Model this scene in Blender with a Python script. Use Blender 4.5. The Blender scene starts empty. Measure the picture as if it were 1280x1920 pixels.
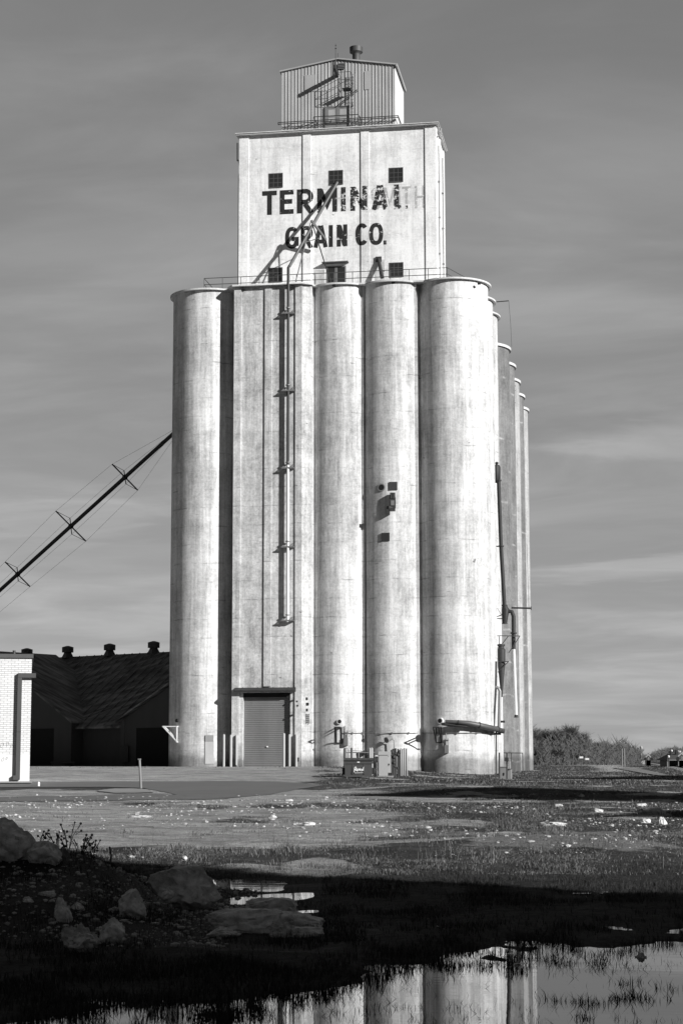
import bpy, bmesh, math, random
import numpy as np
from mathutils import Vector, Matrix, noise
random.seed(7); rng = np.random.default_rng(7)
C = bpy.context.scene.collection
# ------------------------------------------------------------------ camera
F_PX, HOR = 3400.0, 1428.0                 # focal length and horizon row, in photo pixels (1280 x 1920)
TH = math.atan((HOR-960)/F_PX)             # upward pitch
AZ = math.radians(9.04)                    # camera looks this far left of +Y (the elevator's depth axis)
EYE = 1.6
sc = bpy.context.scene
cd = bpy.data.cameras.new('camera'); cam = bpy.data.objects.new('camera', cd); C.objects.link(cam)
cam.location = (0, 0, EYE); cam.rotation_euler = (Matrix.Rotation(AZ, 3, 'Z') @ Matrix.Rotation(math.pi/2+TH, 3, 'X') @ Matrix.Rotation(-.002, 3, 'Z')).to_euler()
cd.sensor_fit = 'VERTICAL'; cd.sensor_height = 36; cd.lens = 36*F_PX/1920
cd.clip_start = .1; cd.clip_end = 20000
sc.camera = cam
# ------------------------------------------------------------------ light
SUN_EL, SUN_AZ = math.radians(23), math.radians(120)     # azimuth clockwise from +Y
w = bpy.data.worlds.new('World'); sc.world = w; w.use_nodes = True
def world_nodes():
    nt = w.node_tree; nd = nt.nodes; ln = nt.links; nd.clear()
    out = nd.new('ShaderNodeOutputWorld'); bg = nd.new('ShaderNodeBackground'); sky = nd.new('ShaderNodeTexSky')
    sky.sky_type = 'NISHITA'; sky.sun_disc = False; sky.sun_elevation = SUN_EL; sky.sun_rotation = SUN_AZ
    sky.air_density = 1.0; sky.dust_density = 0.6; sky.ozone_density = 1.5
    sep = nd.new('ShaderNodeSeparateColor'); ln.new(sky.outputs[0], sep.inputs[0])
    # red-filter black-and-white sky with a little green so the gradient stays soft
    def m(op, a, b=None, c=None):
        n = nd.new('ShaderNodeMath'); n.operation = op
        for i, v in enumerate((a, b, c)):
            if v is None: continue
            if isinstance(v, (int, float)): n.inputs[i].default_value = v
            else: ln.new(v, n.inputs[i])
        return n.outputs[0]
    gray = m('MULTIPLY', m('POWER', m('ADD', m('MULTIPLY', sep.outputs[0], .8), m('MULTIPLY', sep.outputs[1], .2)), .47), 1.52)
    tc = nd.new('ShaderNodeTexCoord'); sx = nd.new('ShaderNodeSeparateXYZ'); ln.new(tc.outputs['Generated'], sx.inputs[0])
    den = m('ADD', m('MAXIMUM', sx.outputs[2], 0.0), .10)
    cb = nd.new('ShaderNodeCombineXYZ')
    ln.new(m('DIVIDE', sx.outputs[0], den), cb.inputs[0]); ln.new(m('DIVIDE', sx.outputs[1], den), cb.inputs[1])
    def cloud(scale, stretch, detail, lo, hi, rot, seed):
        mp = nd.new('ShaderNodeMapping'); mp.inputs['Scale'].default_value = (scale*stretch, scale, 1)
        mp.inputs['Rotation'].default_value = (0, 0, rot); mp.inputs['Location'].default_value = (seed, seed*.7, 0)
        ln.new(cb.outputs[0], mp.inputs[0])
        n = nd.new('ShaderNodeTexNoise'); n.inputs['Detail'].default_value = detail; n.inputs['Scale'].default_value = 1
        n.inputs['Roughness'].default_value = .55; n.inputs['Distortion'].default_value = .6
        ln.new(mp.outputs[0], n.inputs['Vector'])
        r = nd.new('ShaderNodeMapRange'); r.interpolation_type = 'SMOOTHSTEP'
        r.inputs[1].default_value = lo; r.inputs[2].default_value = hi; ln.new(n.outputs[0], r.inputs[0])
        return r.outputs[0]
    wisps = cloud(1.7, .8, 7, .40, .74, .9, 3.1)
    streak = cloud(3.2, .55, 7, .44, .76, -.35, 11.7)
    patch = cloud(.8, .6, 8, .50, .68, .2, 5.3)
    fluff = cloud(7.0, .5, 7, .35, .75, .1, 8.3)
    def bank(v, su, sv):
        # a soft cloud bank round one direction of the sky
        vx, vy, vz = v
        rx, ry = vy/math.hypot(vx, vy), -vx/math.hypot(vx, vy)
        du = m('ADD', m('MULTIPLY', sx.outputs[0], rx), m('MULTIPLY', sx.outputs[1], ry)); dv = m('SUBTRACT', sx.outputs[2], vz)
        q = m('ADD', m('POWER', m('ABSOLUTE', m('DIVIDE', du, su)), 2), m('POWER', m('ABSOLUTE', m('DIVIDE', m('ADD', dv, m('MULTIPLY', du, -.05)), sv)), 2))
        q = m('SUBTRACT', q, m('MULTIPLY', m('SUBTRACT', fluff, .4), 1.1))
        r = nd.new('ShaderNodeMapRange'); r.interpolation_type = 'SMOOTHSTEP'; r.inputs[1].default_value = 1.3; r.inputs[2].default_value = .0
        ln.new(q, r.inputs[0]); front = m('GREATER_THAN', m('ADD', m('MULTIPLY', sx.outputs[0], vx), m('MULTIPLY', sx.outputs[1], vy)), 0)
        return m('MULTIPLY', r.outputs[0], front)
    lf = nd.new('ShaderNodeMapRange'); lf.inputs[1].default_value = .03; lf.inputs[2].default_value = .28; lf.inputs[3].default_value = .25; ln.new(sx.outputs[2], lf.inputs[0]); lowfade = lf.outputs[0]
    banks = m('ADD', m('ADD', bank((.019, .983, .173), .075, .012), bank((.019, .99, .105), .085, .007)), m('ADD', m('MULTIPLY', bank((-.30, .94, .13), .06, .016), .6), m('MULTIPLY', bank((-.02, .97, .25), .12, .02), .35)))
    k = m('ADD', m('ADD', m('MULTIPLY', wisps, .26), m('MULTIPLY', m('MULTIPLY', streak, lowfade), .17)), m('ADD', m('MULTIPLY', patch, .16), m('MULTIPLY', banks, .24)))
    # sky brightened ahead of the camera and dimmed behind to deepen shade on facades
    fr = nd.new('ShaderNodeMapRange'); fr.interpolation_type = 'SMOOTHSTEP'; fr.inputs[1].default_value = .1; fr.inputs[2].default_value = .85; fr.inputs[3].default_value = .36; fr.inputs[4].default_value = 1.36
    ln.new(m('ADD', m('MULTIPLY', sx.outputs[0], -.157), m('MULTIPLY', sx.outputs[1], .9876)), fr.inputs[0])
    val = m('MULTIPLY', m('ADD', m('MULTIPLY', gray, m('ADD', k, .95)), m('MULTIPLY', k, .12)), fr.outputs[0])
    cc = nd.new('ShaderNodeCombineColor')
    for i in range(3): ln.new(val, cc.inputs[i])
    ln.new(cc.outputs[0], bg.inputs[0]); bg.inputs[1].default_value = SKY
    ln.new(bg.outputs[0], out.inputs[0])
SKY = .06
world_nodes()
sd = bpy.data.lights.new('sun', 'SUN'); sun = bpy.data.objects.new('sun', sd); C.objects.link(sun)
sd.energy = 4.8; sd.angle = math.radians(.53); sd.color = (1, .995, .985)
SDIR = Vector((math.sin(SUN_AZ)*math.cos(SUN_EL), math.cos(SUN_AZ)*math.cos(SUN_EL), math.sin(SUN_EL)))
sun.rotation_euler = SDIR.to_track_quat('Z', 'Y').to_euler(); sun.location = (60, -40, 60)
sc.view_settings.view_transform = 'Standard'; sc.view_settings.look = 'None'
sc.view_settings.gamma = 1; sc.view_settings.use_curve_mapping = False
sc.view_settings.exposure = .5
sc.render.engine = 'CYCLES'
# ------------------------------------------------------------------ measuring helpers (photo pixel -> place)
FW = Vector((-math.sin(AZ), math.cos(AZ), 0)); RT = Vector((math.cos(AZ), math.sin(AZ), 0)); UPV = Vector((0, 0, 1))
CF = FW*math.cos(TH)+UPV*math.sin(TH); CU = -FW*math.sin(TH)+UPV*math.cos(TH)
E0 = Vector((0, 0, EYE)); CR = RT*math.cos(.002)-CU*math.sin(.002); CV = CU*math.cos(.002)+RT*math.sin(.002)
def ray(px, py): return CF+CR*((px-640)/F_PX)+CV*((960-py)/F_PX)
def onY(px, py, Y):
    d = ray(px, py); return E0+d*(Y/d.y)
def onX(px, py, X):
    d = ray(px, py); return E0+d*(X/d.x)
def onD(px, py, D):
    d = ray(px, py); return E0+d*(D/d.dot(FW))
def W(r, d, z=0): return RT*r+FW*d+UPV*z
# ------------------------------------------------------------------ terrain heights
_tab = np.random.default_rng(3).random((256, 256))
def vnoise(x, y):
    x = np.asarray(x, float); y = np.asarray(y, float)
    xi = np.floor(x).astype(int); yi = np.floor(y).astype(int); fx = x-xi; fy = y-yi
    fx = fx*fx*(3-2*fx); fy = fy*fy*(3-2*fy)
    a = _tab[xi & 255, yi & 255]; b = _tab[(xi+1) & 255, yi & 255]; c = _tab[xi & 255, (yi+1) & 255]; d = _tab[(xi+1) & 255, (yi+1) & 255]
    return (a*(1-fx)+b*fx)*(1-fy)+(c*(1-fx)+d*fx)*fy
def fbm(x, y, o=4):
    s = 0; a = .5
    for i in range(o): s = s+a*vnoise(x*2**i+17.3*i, y*2**i+9.1*i); a *= .5
    return s/(1-.5**o)
def sstep(a, b, x): t = np.clip((x-a)/(b-a), 0, 1); return t*t*(3-2*t)
PD = [-200, 2, 4, 11, 16, 20, 25, 28, 35, 54, 72, 107, 150, 300, 1000, 9000]
PZ = [.3, .10, .02, .018, .03, .022, .03, .10, .25, .46, .60, .75, .85, 1.0, 1.15, 1.3]
SH_R = [-8, -3.2, -1.6, -.6, 0, .2, 1.0, 1.8, 3, 5, 9]
SH_D = [10.2, 10.5, 11.0, 11.4, 12.2, 13.7, 14.7, 15.4, 15.9, 16.3, 16.6]
def gz(r, d, fine=True):
    r = np.asarray(r, float); d = np.asarray(d, float)
    u = r/np.maximum(np.abs(d), 4)
    z = np.interp(d, PD, PZ)
    z = z+.52*sstep(58, 108, d)*(1-sstep(-.01, .085, u))*(1-sstep(180, 400, d))
    # rubble mound at the left
    md = np.exp(-((d-20.0)/2.9)**2)*(1-sstep(-3.3, -1.2, r))
    z = z+.58*md*(.75+.5*fbm(r*.9, d*.9, 3))
    # low sandy hump
    z = z+.16*np.exp(-((d-31.5)/1.6)**2-((r-3.4)/1.7)**2)+.10*np.exp(-((d-30.2)/1.2)**2-((r-4.6)/.9)**2)
    # grassy bank in front of the silos
    z = z+.16*np.exp(-((d-66)/5)**2)*sstep(-.01, .05, u)*(1-sstep(.4, .8, u))
    if fine:
        near = np.clip(1-(d-20)/60, .15, 1)
        z = z+(fbm(r*.7, d*.7, 4)-.5)*.10*near*sstep(9, 24, d)+(fbm(r*3.1+5, d*3.1, 3)-.5)*.045*near
        q_ = sstep(-2.5, -1.9, r)*(1-sstep(-.3, .3, r))*sstep(18, 19.5, d)*(1-sstep(25.5, 27, d)); z = np.where(q_ > 0, z*(1-q_)+q_*(.012+(fbm(r*2+5, d*1.2, 3)-.5)*.03), z); z = z+(fbm(r*1.9+60, d*.95, 3)-.5)*.055*(1-sstep(17, 22, d))
    # pond hollow, and two small puddles beyond
    s = np.interp(r, SH_R, SH_D)-d
    s = s+(fbm(r*1.3+40, d*.8, 3)-.5)*1.4+(fbm(r*4.5+11, d*2.2, 2)-.5)*1.5*sstep(2.2, .3, np.abs(s))
    z = z+(fbm(r*3.2+80, d*1.5, 3)-.5)*.10*np.exp(-(s/1.5)**2)*(d > 8)
    inside = sstep(-2.4, 1.3, s)*sstep(3.0, 5.0, d)
    z = z-inside*.085
    p1 = np.exp(-((d-24.3+(r+1.3)*.9)/1.0)**4-((r+1.28)/.50)**4)
    p2 = np.exp(-((d-21.9-(r+.8)*1.2)/.62)**4-((r+.82)/.50)**4)
    z = z*(1-np.maximum(p1, p2))-(.045-.035*fbm(r*6, d*3, 2))*np.maximum(p1, p2)
    return z
def ground(px, py):
    """ground point seen at a photo pixel"""
    d = ray(px, py); dr, dd, dz = d.dot(RT), d.dot(FW), d.z
    t0 = 5/dd; pt = t0
    for D in np.geomspace(6, 900, 500):
        t = D/dd
        if EYE+dz*t < float(gz(dr*t, D, False)): break
        pt = t
    for _ in range(25):
        mt = (pt+t)/2
        if EYE+dz*mt < float(gz(dr*mt, dd*mt, False)): t = mt
        else: pt = mt
    return E0+d*t
def gz_at(p): return float(gz(p.dot(RT), p.dot(FW)))
# ------------------------------------------------------------------ mesh helpers
class MB:
    def __init__(s): s.v = []; s.f = []; s.m = []; s.s = []
    def add(s, vs, fs, mi=0, smooth=False):
        o = len(s.v); s.v += [tuple(v) for v in vs]
        for f in fs: s.f.append([i+o for i in f]); s.m.append(mi); s.s.append(smooth)
        return s
    def box(s, a, b, mi=0):
        x0, y0, z0 = a; x1, y1, z1 = b
        x0, x1 = sorted((x0, x1)); y0, y1 = sorted((y0, y1)); z0, z1 = sorted((z0, z1))
        v = [(x0,y0,z0),(x1,y0,z0),(x1,y1,z0),(x0,y1,z0),(x0,y0,z1),(x1,y0,z1),(x1,y1,z1),(x0,y1,z1)]
        return s.add(v, [(0,3,2,1),(4,5,6,7),(0,1,5,4),(1,2,6,5),(2,3,7,6),(3,0,4,7)], mi)
    def prism(s, poly, z0, z1, mi=0, smooth=False):
        n = len(poly); v = [(p[0], p[1], z0) for p in poly]+[(p[0], p[1], z1) for p in poly]
        s.add(v, [tuple(range(n-1, -1, -1)), tuple(range(n, 2*n))], mi)
        return s.add(v, [(i, (i+1) % n, n+(i+1) % n, n+i) for i in range(n)], mi, smooth)
    def cyl(s, p0, p1, r0, r1=None, n=12, mi=0, caps=True, smooth=True):
        p0 = Vector(p0); p1 = Vector(p1); r1 = r0 if r1 is None else r1
        ax = (p1-p0).normalized(); u = ax.orthogonal().normalized(); q = ax.cross(u)
        v = []
        for p, r in ((p0, r0), (p1, r1)):
            for i in range(n):
                a = 2*math.pi*i/n; v.append(p+(u*math.cos(a)+q*math.sin(a))*r)
        s.add(v, [(i, (i+1) % n, n+(i+1) % n, n+i) for i in range(n)], mi, smooth)
        if caps: s.add(v, [tuple(range(n-1, -1, -1)), tuple(range(n, 2*n))], mi)
        return s
    def tube(s, pts, r, n=8, mi=0):
        pts = [Vector(p) for p in pts]; rings = []; u = None
        for i, p in enumerate(pts):
            t = (pts[min(i+1, len(pts)-1)]-pts[max(i-1, 0)]).normalized()
            u = t.orthogonal().normalized() if u is None else (u-t*u.dot(t)).normalized()
            q = t.cross(u); rr = r[i] if isinstance(r, (list, tuple)) else r
            rings.append([p+(u*math.cos(2*math.pi*k/n)+q*math.sin(2*math.pi*k/n))*rr for k in range(n)])
        v = [x for g in rings for x in g]; f = []
        for i in range(len(rings)-1):
            for k in range(n): f.append((i*n+k, i*n+(k+1) % n, (i+1)*n+(k+1) % n, (i+1)*n+k))
        s.add(v, f, mi, True)
        return s.add(v, [tuple(range(n-1, -1, -1)), tuple(range((len(rings)-1)*n, len(rings)*n))], mi)
    def bar(s, p0, p1, w=.05, h=None, mi=0):
        p0 = Vector(p0); p1 = Vector(p1); h = h or w; ax = (p1-p0).normalized()
        u = ax.cross(Vector((0, 0, 1)))
        if u.length < 1e-4: u = Vector((1, 0, 0))
        u.normalize(); q = u.cross(ax)
        v = [p+u*a*w/2+q*b*h/2 for p in (p0, p1) for a, b in ((-1,-1),(1,-1),(1,1),(-1,1))]
        return s.add(v, [(0,1,2,3),(7,6,5,4),(0,4,5,1),(1,5,6,2),(2,6,7,3),(3,7,4,0)], mi)
    def lathe(s, c, prof, n=16, mi=0):
        c = Vector(c); v = []; f = []
        for r, z in prof:
            for k in range(n): a = 2*math.pi*k/n; v.append(c+Vector((r*math.cos(a), r*math.sin(a), z)))
        for i in range(len(prof)-1):
            for k in range(n): f.append((i*n+k, i*n+(k+1) % n, (i+1)*n+(k+1) % n, (i+1)*n+k))
        f += [tuple(range(n-1, -1, -1)), tuple(range((len(prof)-1)*n, len(prof)*n))]
        return s.add(v, f, mi, True)
    def build(s, name, mats, parent=None, base=None, edge=None):
        """link as ONE mesh; a child's vertices are stored relative to its thing's base point"""
        if base is None: base = Vector(parent['_b']) if parent is not None else Vector((0, 0, 0))
        me = bpy.data.meshes.new(name)
        me.from_pydata([(x-base[0], y-base[1], z-base[2]) for x, y, z in s.v], [], s.f)
        for m_ in (mats if isinstance(mats, (list, tuple)) else [mats]): me.materials.append(m_)
        me.polygons.foreach_set('material_index', s.m); me.polygons.foreach_set('use_smooth', s.s)
        bm = bmesh.new(); bm.from_mesh(me); bmesh.ops.recalc_face_normals(bm, faces=bm.faces); bm.to_mesh(me); bm.free()
        if any(s.s):
            try: me.set_sharp_from_angle(angle=math.radians(38))
            except Exception: pass
        me.update()
        o = bpy.data.objects.new(name, me); C.objects.link(o)
        if parent is not None:
            o.parent = parent
        else: o.location = base
        return o
def clean():
    for o in bpy.data.objects:
        if '_b' in o: del o['_b']
def child(name, mb, mat, parent):
    o = mb.build(name, mat, parent); o['_b'] = parent['_b']; return o
def tag(o, label, cat, group=None, kind=None):
    if label: o['label'] = label
    if cat: o['category'] = cat
    if group: o['group'] = group
    if kind: o['kind'] = kind
    return o
def thing(name, base, label, cat, group=None):
    o = bpy.data.objects.new(name, None); C.objects.link(o); o.location = base; o.empty_display_size = .3
    o['_b'] = tuple(base); return tag(o, label, cat, group)
def single(name, mb, mat, base, label, cat, group=None):
    o = mb.build(name, mat, None, Vector(base)); return tag(o, label, cat, group)
# ------------------------------------------------------------------ materials
class NT:
    def __init__(s, name, rough=.8, metal=0, spec=.3):
        s.mat = bpy.data.materials.new(name); s.mat.use_nodes = True; s.nt = s.mat.node_tree; s.n = s.nt.nodes; s.l = s.nt.links
        s.bsdf = s.n['Principled BSDF']; s.bsdf.inputs['Roughness'].default_value = rough; s.bsdf.inputs['Metallic'].default_value = metal
        s.bsdf.inputs['Specular IOR Level'].default_value = spec
        s.tc = s.n.new('ShaderNodeTexCoord')
    def m(s, op, a, b=None, c=None, clamp=False):
        n = s.n.new('ShaderNodeMath'); n.operation = op; n.use_clamp = clamp
        for i, v in enumerate((a, b, c)):
            if v is None: continue
            if isinstance(v, (int, float)): n.inputs[i].default_value = v
            else: s.l.new(v, n.inputs[i])
        return n.outputs[0]
    def noise(s, scale, detail=4, rough=.55, dist=0, vec=None, loc=(0, 0, 0)):
        mp = s.n.new('ShaderNodeMapping'); mp.inputs['Scale'].default_value = scale if isinstance(scale, tuple) else (scale,)*3
        mp.inputs['Location'].default_value = loc
        s.l.new(vec if vec is not None else s.tc.outputs['Object'], mp.inputs[0])
        n = s.n.new('ShaderNodeTexNoise'); n.inputs['Scale'].default_value = 1; n.inputs['Detail'].default_value = detail
        n.inputs['Roughness'].default_value = rough; n.inputs['Distortion'].default_value = dist
        s.l.new(mp.outputs[0], n.inputs['Vector']); return n.outputs[0]
    def ramp(s, v, lo, hi, a=0, b=1):
        r = s.n.new('ShaderNodeMapRange'); r.interpolation_type = 'SMOOTHSTEP'
        for i, x in enumerate((lo, hi, a, b)): r.inputs[i+1].default_value = x
        s.l.new(v, r.inputs[0]); return r.outputs[0]
    def xyz(s):
        n = s.n.new('ShaderNodeSeparateXYZ'); s.l.new(s.tc.outputs['Object'], n.inputs[0]); return n.outputs
    def color(s, v, tint=(1, 1, 1)):
        c = s.n.new('ShaderNodeCombineColor')
        for i in range(3): s.l.new(s.m('MULTIPLY', v, tint[i]) if tint[i] != 1 else v, c.inputs[i])
        s.l.new(c.outputs[0], s.bsdf.inputs['Base Color']); return s
    def bump(s, v, strength=.3, dist=.02):
        b = s.n.new('ShaderNodeBump'); b.inputs['Strength'].default_value = strength; b.inputs['Distance'].default_value = dist
        s.l.new(v, b.inputs['Height']); s.l.new(b.outputs[0], s.bsdf.inputs['Normal']); return s
def plain(name, base, rough=.6, metal=0, var=.35, scale=3.0, streak=True, spec=.4):
    t = NT(name, rough, metal, spec)
    n = t.noise((scale, scale, scale*(.3 if streak else 1)), 5, .65)
    n2 = t.noise(scale*.2, 3)
    v = t.m('MULTIPLY', base, t.m('ADD', 1-var*.75, t.m('ADD', t.m('MULTIPLY', n, var), t.m('MULTIPLY', n2, var*.5))))
    t.color(v); t.bump(n, .12, .01); return t.mat
def concrete(name, base, lo=.55, streak=.55, blotch=.5, line=.35, pale=0.0, seed=0.0, chips=True, zsp=1.22):
    t = NT(name, .9, 0, .15); z = t.xyz()[2]; L = (seed, seed*1.7, seed*.3)
    big = t.ramp(t.noise(.28, 5, .6, .5, loc=L), .30, .70)
    st = t.ramp(t.noise((1.5, 1.5, .075), 7, .68, .5, loc=L), .34, .68)
    st2 = t.ramp(t.noise((7.0, 7.0, .22), 4, .6, loc=L), .30, .75)
    hz = t.ramp(t.noise((.35, .35, 1.7), 6, .72, .8, loc=L), .34, .68)
    fine = t.noise((7.0, 7.0, 6.0), 8, .80, .2, loc=L); finev = t.ramp(t.noise((6.0, 6.0, .5), 6, .7, .4, loc=L), .36, .66)
    med = t.ramp(t.noise((1.6, 1.6, .9), 6, .7, .4, loc=L), .30, .70)
    v = t.m('MULTIPLY', big, blotch)
    v = t.m('ADD', v, t.m('MULTIPLY', st, streak)); v = t.m('ADD', v, t.m('MULTIPLY', st2, streak*.30))
    v = t.m('ADD', v, t.m('MULTIPLY', hz, .26)); v = t.m('ADD', v, t.m('MULTIPLY', med, .45)); v = t.m('ADD', v, t.m('ADD', t.m('MULTIPLY', t.ramp(fine, .36, .64), .50), t.m('MULTIPLY', finev, .28)))
    tot = blotch+streak*1.30+.71+.78
    v = t.m('ADD', lo, t.m('MULTIPLY', t.m('DIVIDE', v, tot), 2*(1-lo)))          # mean about 1
    # lift joints of the slip form
    fr = t.m('FRACT', t.m('ADD', t.m('DIVIDE', z, zsp), t.m('MULTIPLY', t.noise((.6, .6, .02), 3), .25)))
    ln_ = t.m('MULTIPLY', t.ramp(t.m('ABSOLUTE', t.m('SUBTRACT', fr, .5)), .05, .0), t.ramp(t.noise((.9, .9, .8), 4, .7, loc=(9+seed, 2, 1)), .45, .68))
    v = t.m('MULTIPLY', v, t.m('SUBTRACT', 1, t.m('MULTIPLY', ln_, line)))
    if pale: v = t.m('ADD', v, t.m('MULTIPLY', ln_, pale))
    if chips:
        sp = t.ramp(t.noise((1.5, 1.5, 2.6), 3, .5, loc=(31+seed, 7, 3)), .735, .765)
        sp2 = t.ramp(t.noise((3.2, 3.2, 9.0), 2, .5, .8, loc=(seed, 3, 19)), .775, .80)
        v = t.m('MULTIPLY', v, t.m('SUBTRACT', 1, t.m('MULTIPLY', sp, .62))); v = t.m('MULTIPLY', v, t.m('SUBTRACT', 1, t.m('MULTIPLY', sp2, .7)))
    dash = t.m('MULTIPLY', t.ramp(t.noise((.8, .8, 7.5), 5, .65, .6, loc=(seed+51, 5, 2)), .645, .675), t.ramp(t.noise((.35, .35, .5), 3, loc=(seed+9, 1, 6)), .5, .62))
    run = t.m('MULTIPLY', t.ramp(t.noise((2.6, 2.6, .10), 4, .6, loc=(seed+71, 3, 8)), .60, .72), t.ramp(t.noise((.5, .5, .25), 3, loc=(seed+15, 9, 4)), .46, .62))
    v = t.m('MULTIPLY', v, t.m('SUBTRACT', 1, t.m('MULTIPLY', dash, .5 if chips else .15))); v = t.m('MULTIPLY', v, t.m('SUBTRACT', 1, t.m('MULTIPLY', run, .32)))
    v = t.m('MULTIPLY', v, base)
    # damp, grimy foot
    foot = t.m('MULTIPLY', t.ramp(t.m('ADD', z, t.m('MULTIPLY', t.noise((1.1, 1.1, 1.1), 4), 1.2)), 2.35, 1.5), .55)
    v = t.m('MULTIPLY', v, t.m('SUBTRACT', 1, foot))
    v = t.m('MAXIMUM', t.m('MINIMUM', v, .84), .04)
    t.color(v); t.bump(t.m('ADD', fine, t.m('MULTIPLY', hz, .6)), .35, .03); return t.mat
M = {}
M['silo'] = concrete('whitewashed_concrete', .56, .20, .85, .6, .5)
M['bay'] = concrete('drive_bay_concrete', .49, .18, .4, .45, .5, seed=6)
M['white'] = concrete('painted_headhouse_concrete', .76, .48, .5, .7, .15, seed=13)
M['slab'] = concrete('slab_concrete', .58, .6, .2, .4, 0, chips=False)
M['grey'] = concrete('bare_grey_concrete', .18, .25, .5, .5, -.1, pale=.9, seed=21, chips=False, zsp=2.4)
M['grey2'] = concrete('pale_grey_concrete', .36, .3, .5, .5, .2, seed=33)
M['shade'] = concrete('depot_concrete', .35, .6, .3, .4, .3)
M['steel'] = plain('dark_steel', .045, .55, .3, .5)
M['black'] = plain('blackened_steel', .022, .6, .2, .5)
M['galv'] = plain('galvanised_pipe', .22, .45, .35, .5, 2.0)
M['spout'] = plain('weathered_spout', .085, .5, .2, .8, 2.0)
M['whitepipe'] = plain('white_pipe', .62, .5, 0, .3)
M['rail'] = plain('rail_paint', .06, .6, .2, .4)
M['bollard'] = plain('bollard_paint', .36, .6, 0, .4)
M['corr'] = plain('corrugated_metal', .38, .5, .15, .55, 1.2)
M['glass'] = plain('dark_window_glass', .028, .15, 0, .8, 2.5, False, .5)
M['frame'] = plain('window_frame_paint', .075, .7)
M['door'] = plain('weathered_door', .16, .7, 0, .9, 2)
M['roller'] = plain('roller_door_steel', .20, .5, .2, .6, .8)
M['dark'] = plain('dark_opening', .012, .9)
M['dump'] = plain('dumpster_paint', .06, .5, 0, .4)
M['cab'] = plain('cabinet_paint', .33, .5, 0, .2)
M['whitepaint'] = plain('white_paint', .75, .7, 0, .2)
M['greypaint'] = plain('grey_paint', .22, .7, 0, .3)
M['wood'] = plain('pole_wood', .17, .85, 0, .6, 2)
M['bark'] = plain('bark', .07, .9, 0, .5, 2)
M['twig'] = plain('twigs', .085, .9, 0, .5, .6, False)
M['weed'] = plain('dead_weed', .05, .9)
M['vent'] = plain('roof_vent_metal', .07, .6, .2)
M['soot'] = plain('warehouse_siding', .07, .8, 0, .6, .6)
def rock_mat(name, base):
    t = NT(name, .95, 0, .15); a = t.noise(2.5, 8, .7); b = t.noise(14, 5, .7)
    a2 = t.ramp(a, .3, .7); b2 = t.ramp(b, .3, .7)
    v = t.m('MULTIPLY', base, t.m('ADD', .35, t.m('ADD', t.m('MULTIPLY', a2, .6), t.m('MULTIPLY', b2, .5)))); t.color(v)
    t.bump(t.m('ADD', a, t.m('MULTIPLY', b, .5)), .6, .03); return t.mat
M['pebble'] = rock_mat('yard_pebbles', .44); M['chip'] = rock_mat('dark_rubble', .42); M['rock'] = rock_mat('limestone_rock', .66); M['rubble'] = rock_mat('pale_broken_concrete', .52)
def letter_mat(name, base, wear):
    t = NT(name, .8, 0, .2); n = t.noise(3.6, 9, .78, .3); n2 = t.noise((1.1, 1.1, 3.5), 4, .7)
    mask = t.ramp(t.m('ADD', t.m('MULTIPLY', n, .75), t.m('MULTIPLY', n2, .25)), wear-.012, wear+.012)
    t.color(t.m('MULTIPLY', base, t.m('ADD', .6, t.noise(4, 4))))
    t.l.new(mask, t.bsdf.inputs['Alpha']); return t.mat
M['ink1'] = letter_mat('black_sign_paint', .022, .42); M['ink2'] = letter_mat('chipped_sign_paint', .025, .465); M['ink3'] = letter_mat('flaked_sign_paint', .03, .475)
M['ghost'] = letter_mat('ghost_sign_paint', .36, .47)
def roof_mat():
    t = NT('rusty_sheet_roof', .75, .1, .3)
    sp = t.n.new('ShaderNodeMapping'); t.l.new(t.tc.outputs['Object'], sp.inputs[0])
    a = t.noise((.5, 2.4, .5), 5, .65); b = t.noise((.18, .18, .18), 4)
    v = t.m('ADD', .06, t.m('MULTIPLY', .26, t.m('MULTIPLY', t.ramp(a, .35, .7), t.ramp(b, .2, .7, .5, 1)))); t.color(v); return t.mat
M['roof'] = roof_mat()
def brick_mat():
    t = NT('white_painted_brick', .85, 0, .2); x, y, z = t.xyz()
    cb = t.n.new('ShaderNodeCombineXYZ'); t.l.new(x, cb.inputs[0]); t.l.new(z, cb.inputs[1])
    b = t.n.new('ShaderNodeTexBrick'); t.l.new(cb.outputs[0], b.inputs['Vector'])
    b.inputs['Color1'].default_value = (.72, .72, .72, 1); b.inputs['Color2'].default_value = (.62, .62, .62, 1); b.inputs['Mortar'].default_value = (.36, .36, .36, 1)
    b.inputs['Scale'].default_value = 1; b.inputs['Mortar Size'].default_value = .011; b.inputs['Brick Width'].default_value = .27; b.inputs['Row Height'].default_value = .085
    s = t.n.new('ShaderNodeSeparateColor'); t.l.new(b.outputs['Color'], s.inputs[0])
    low = t.ramp(t.m('ADD', z, t.m('MULTIPLY', t.noise(1.2, 4), .5)), 1.75, 1.6)     # parged lower band
    v = t.m('ADD', t.m('MULTIPLY', s.outputs[0], t.m('SUBTRACT', 1, low)), t.m('MULTIPLY', .70, low))
    v = t.m('MULTIPLY', v, t.m('ADD', .82, t.m('MULTIPLY', t.noise((2, 2, .6), 6, .7), .3))); t.color(v); t.bump(v, .3, .01); return t.mat
M['brick'] = brick_mat()
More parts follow.
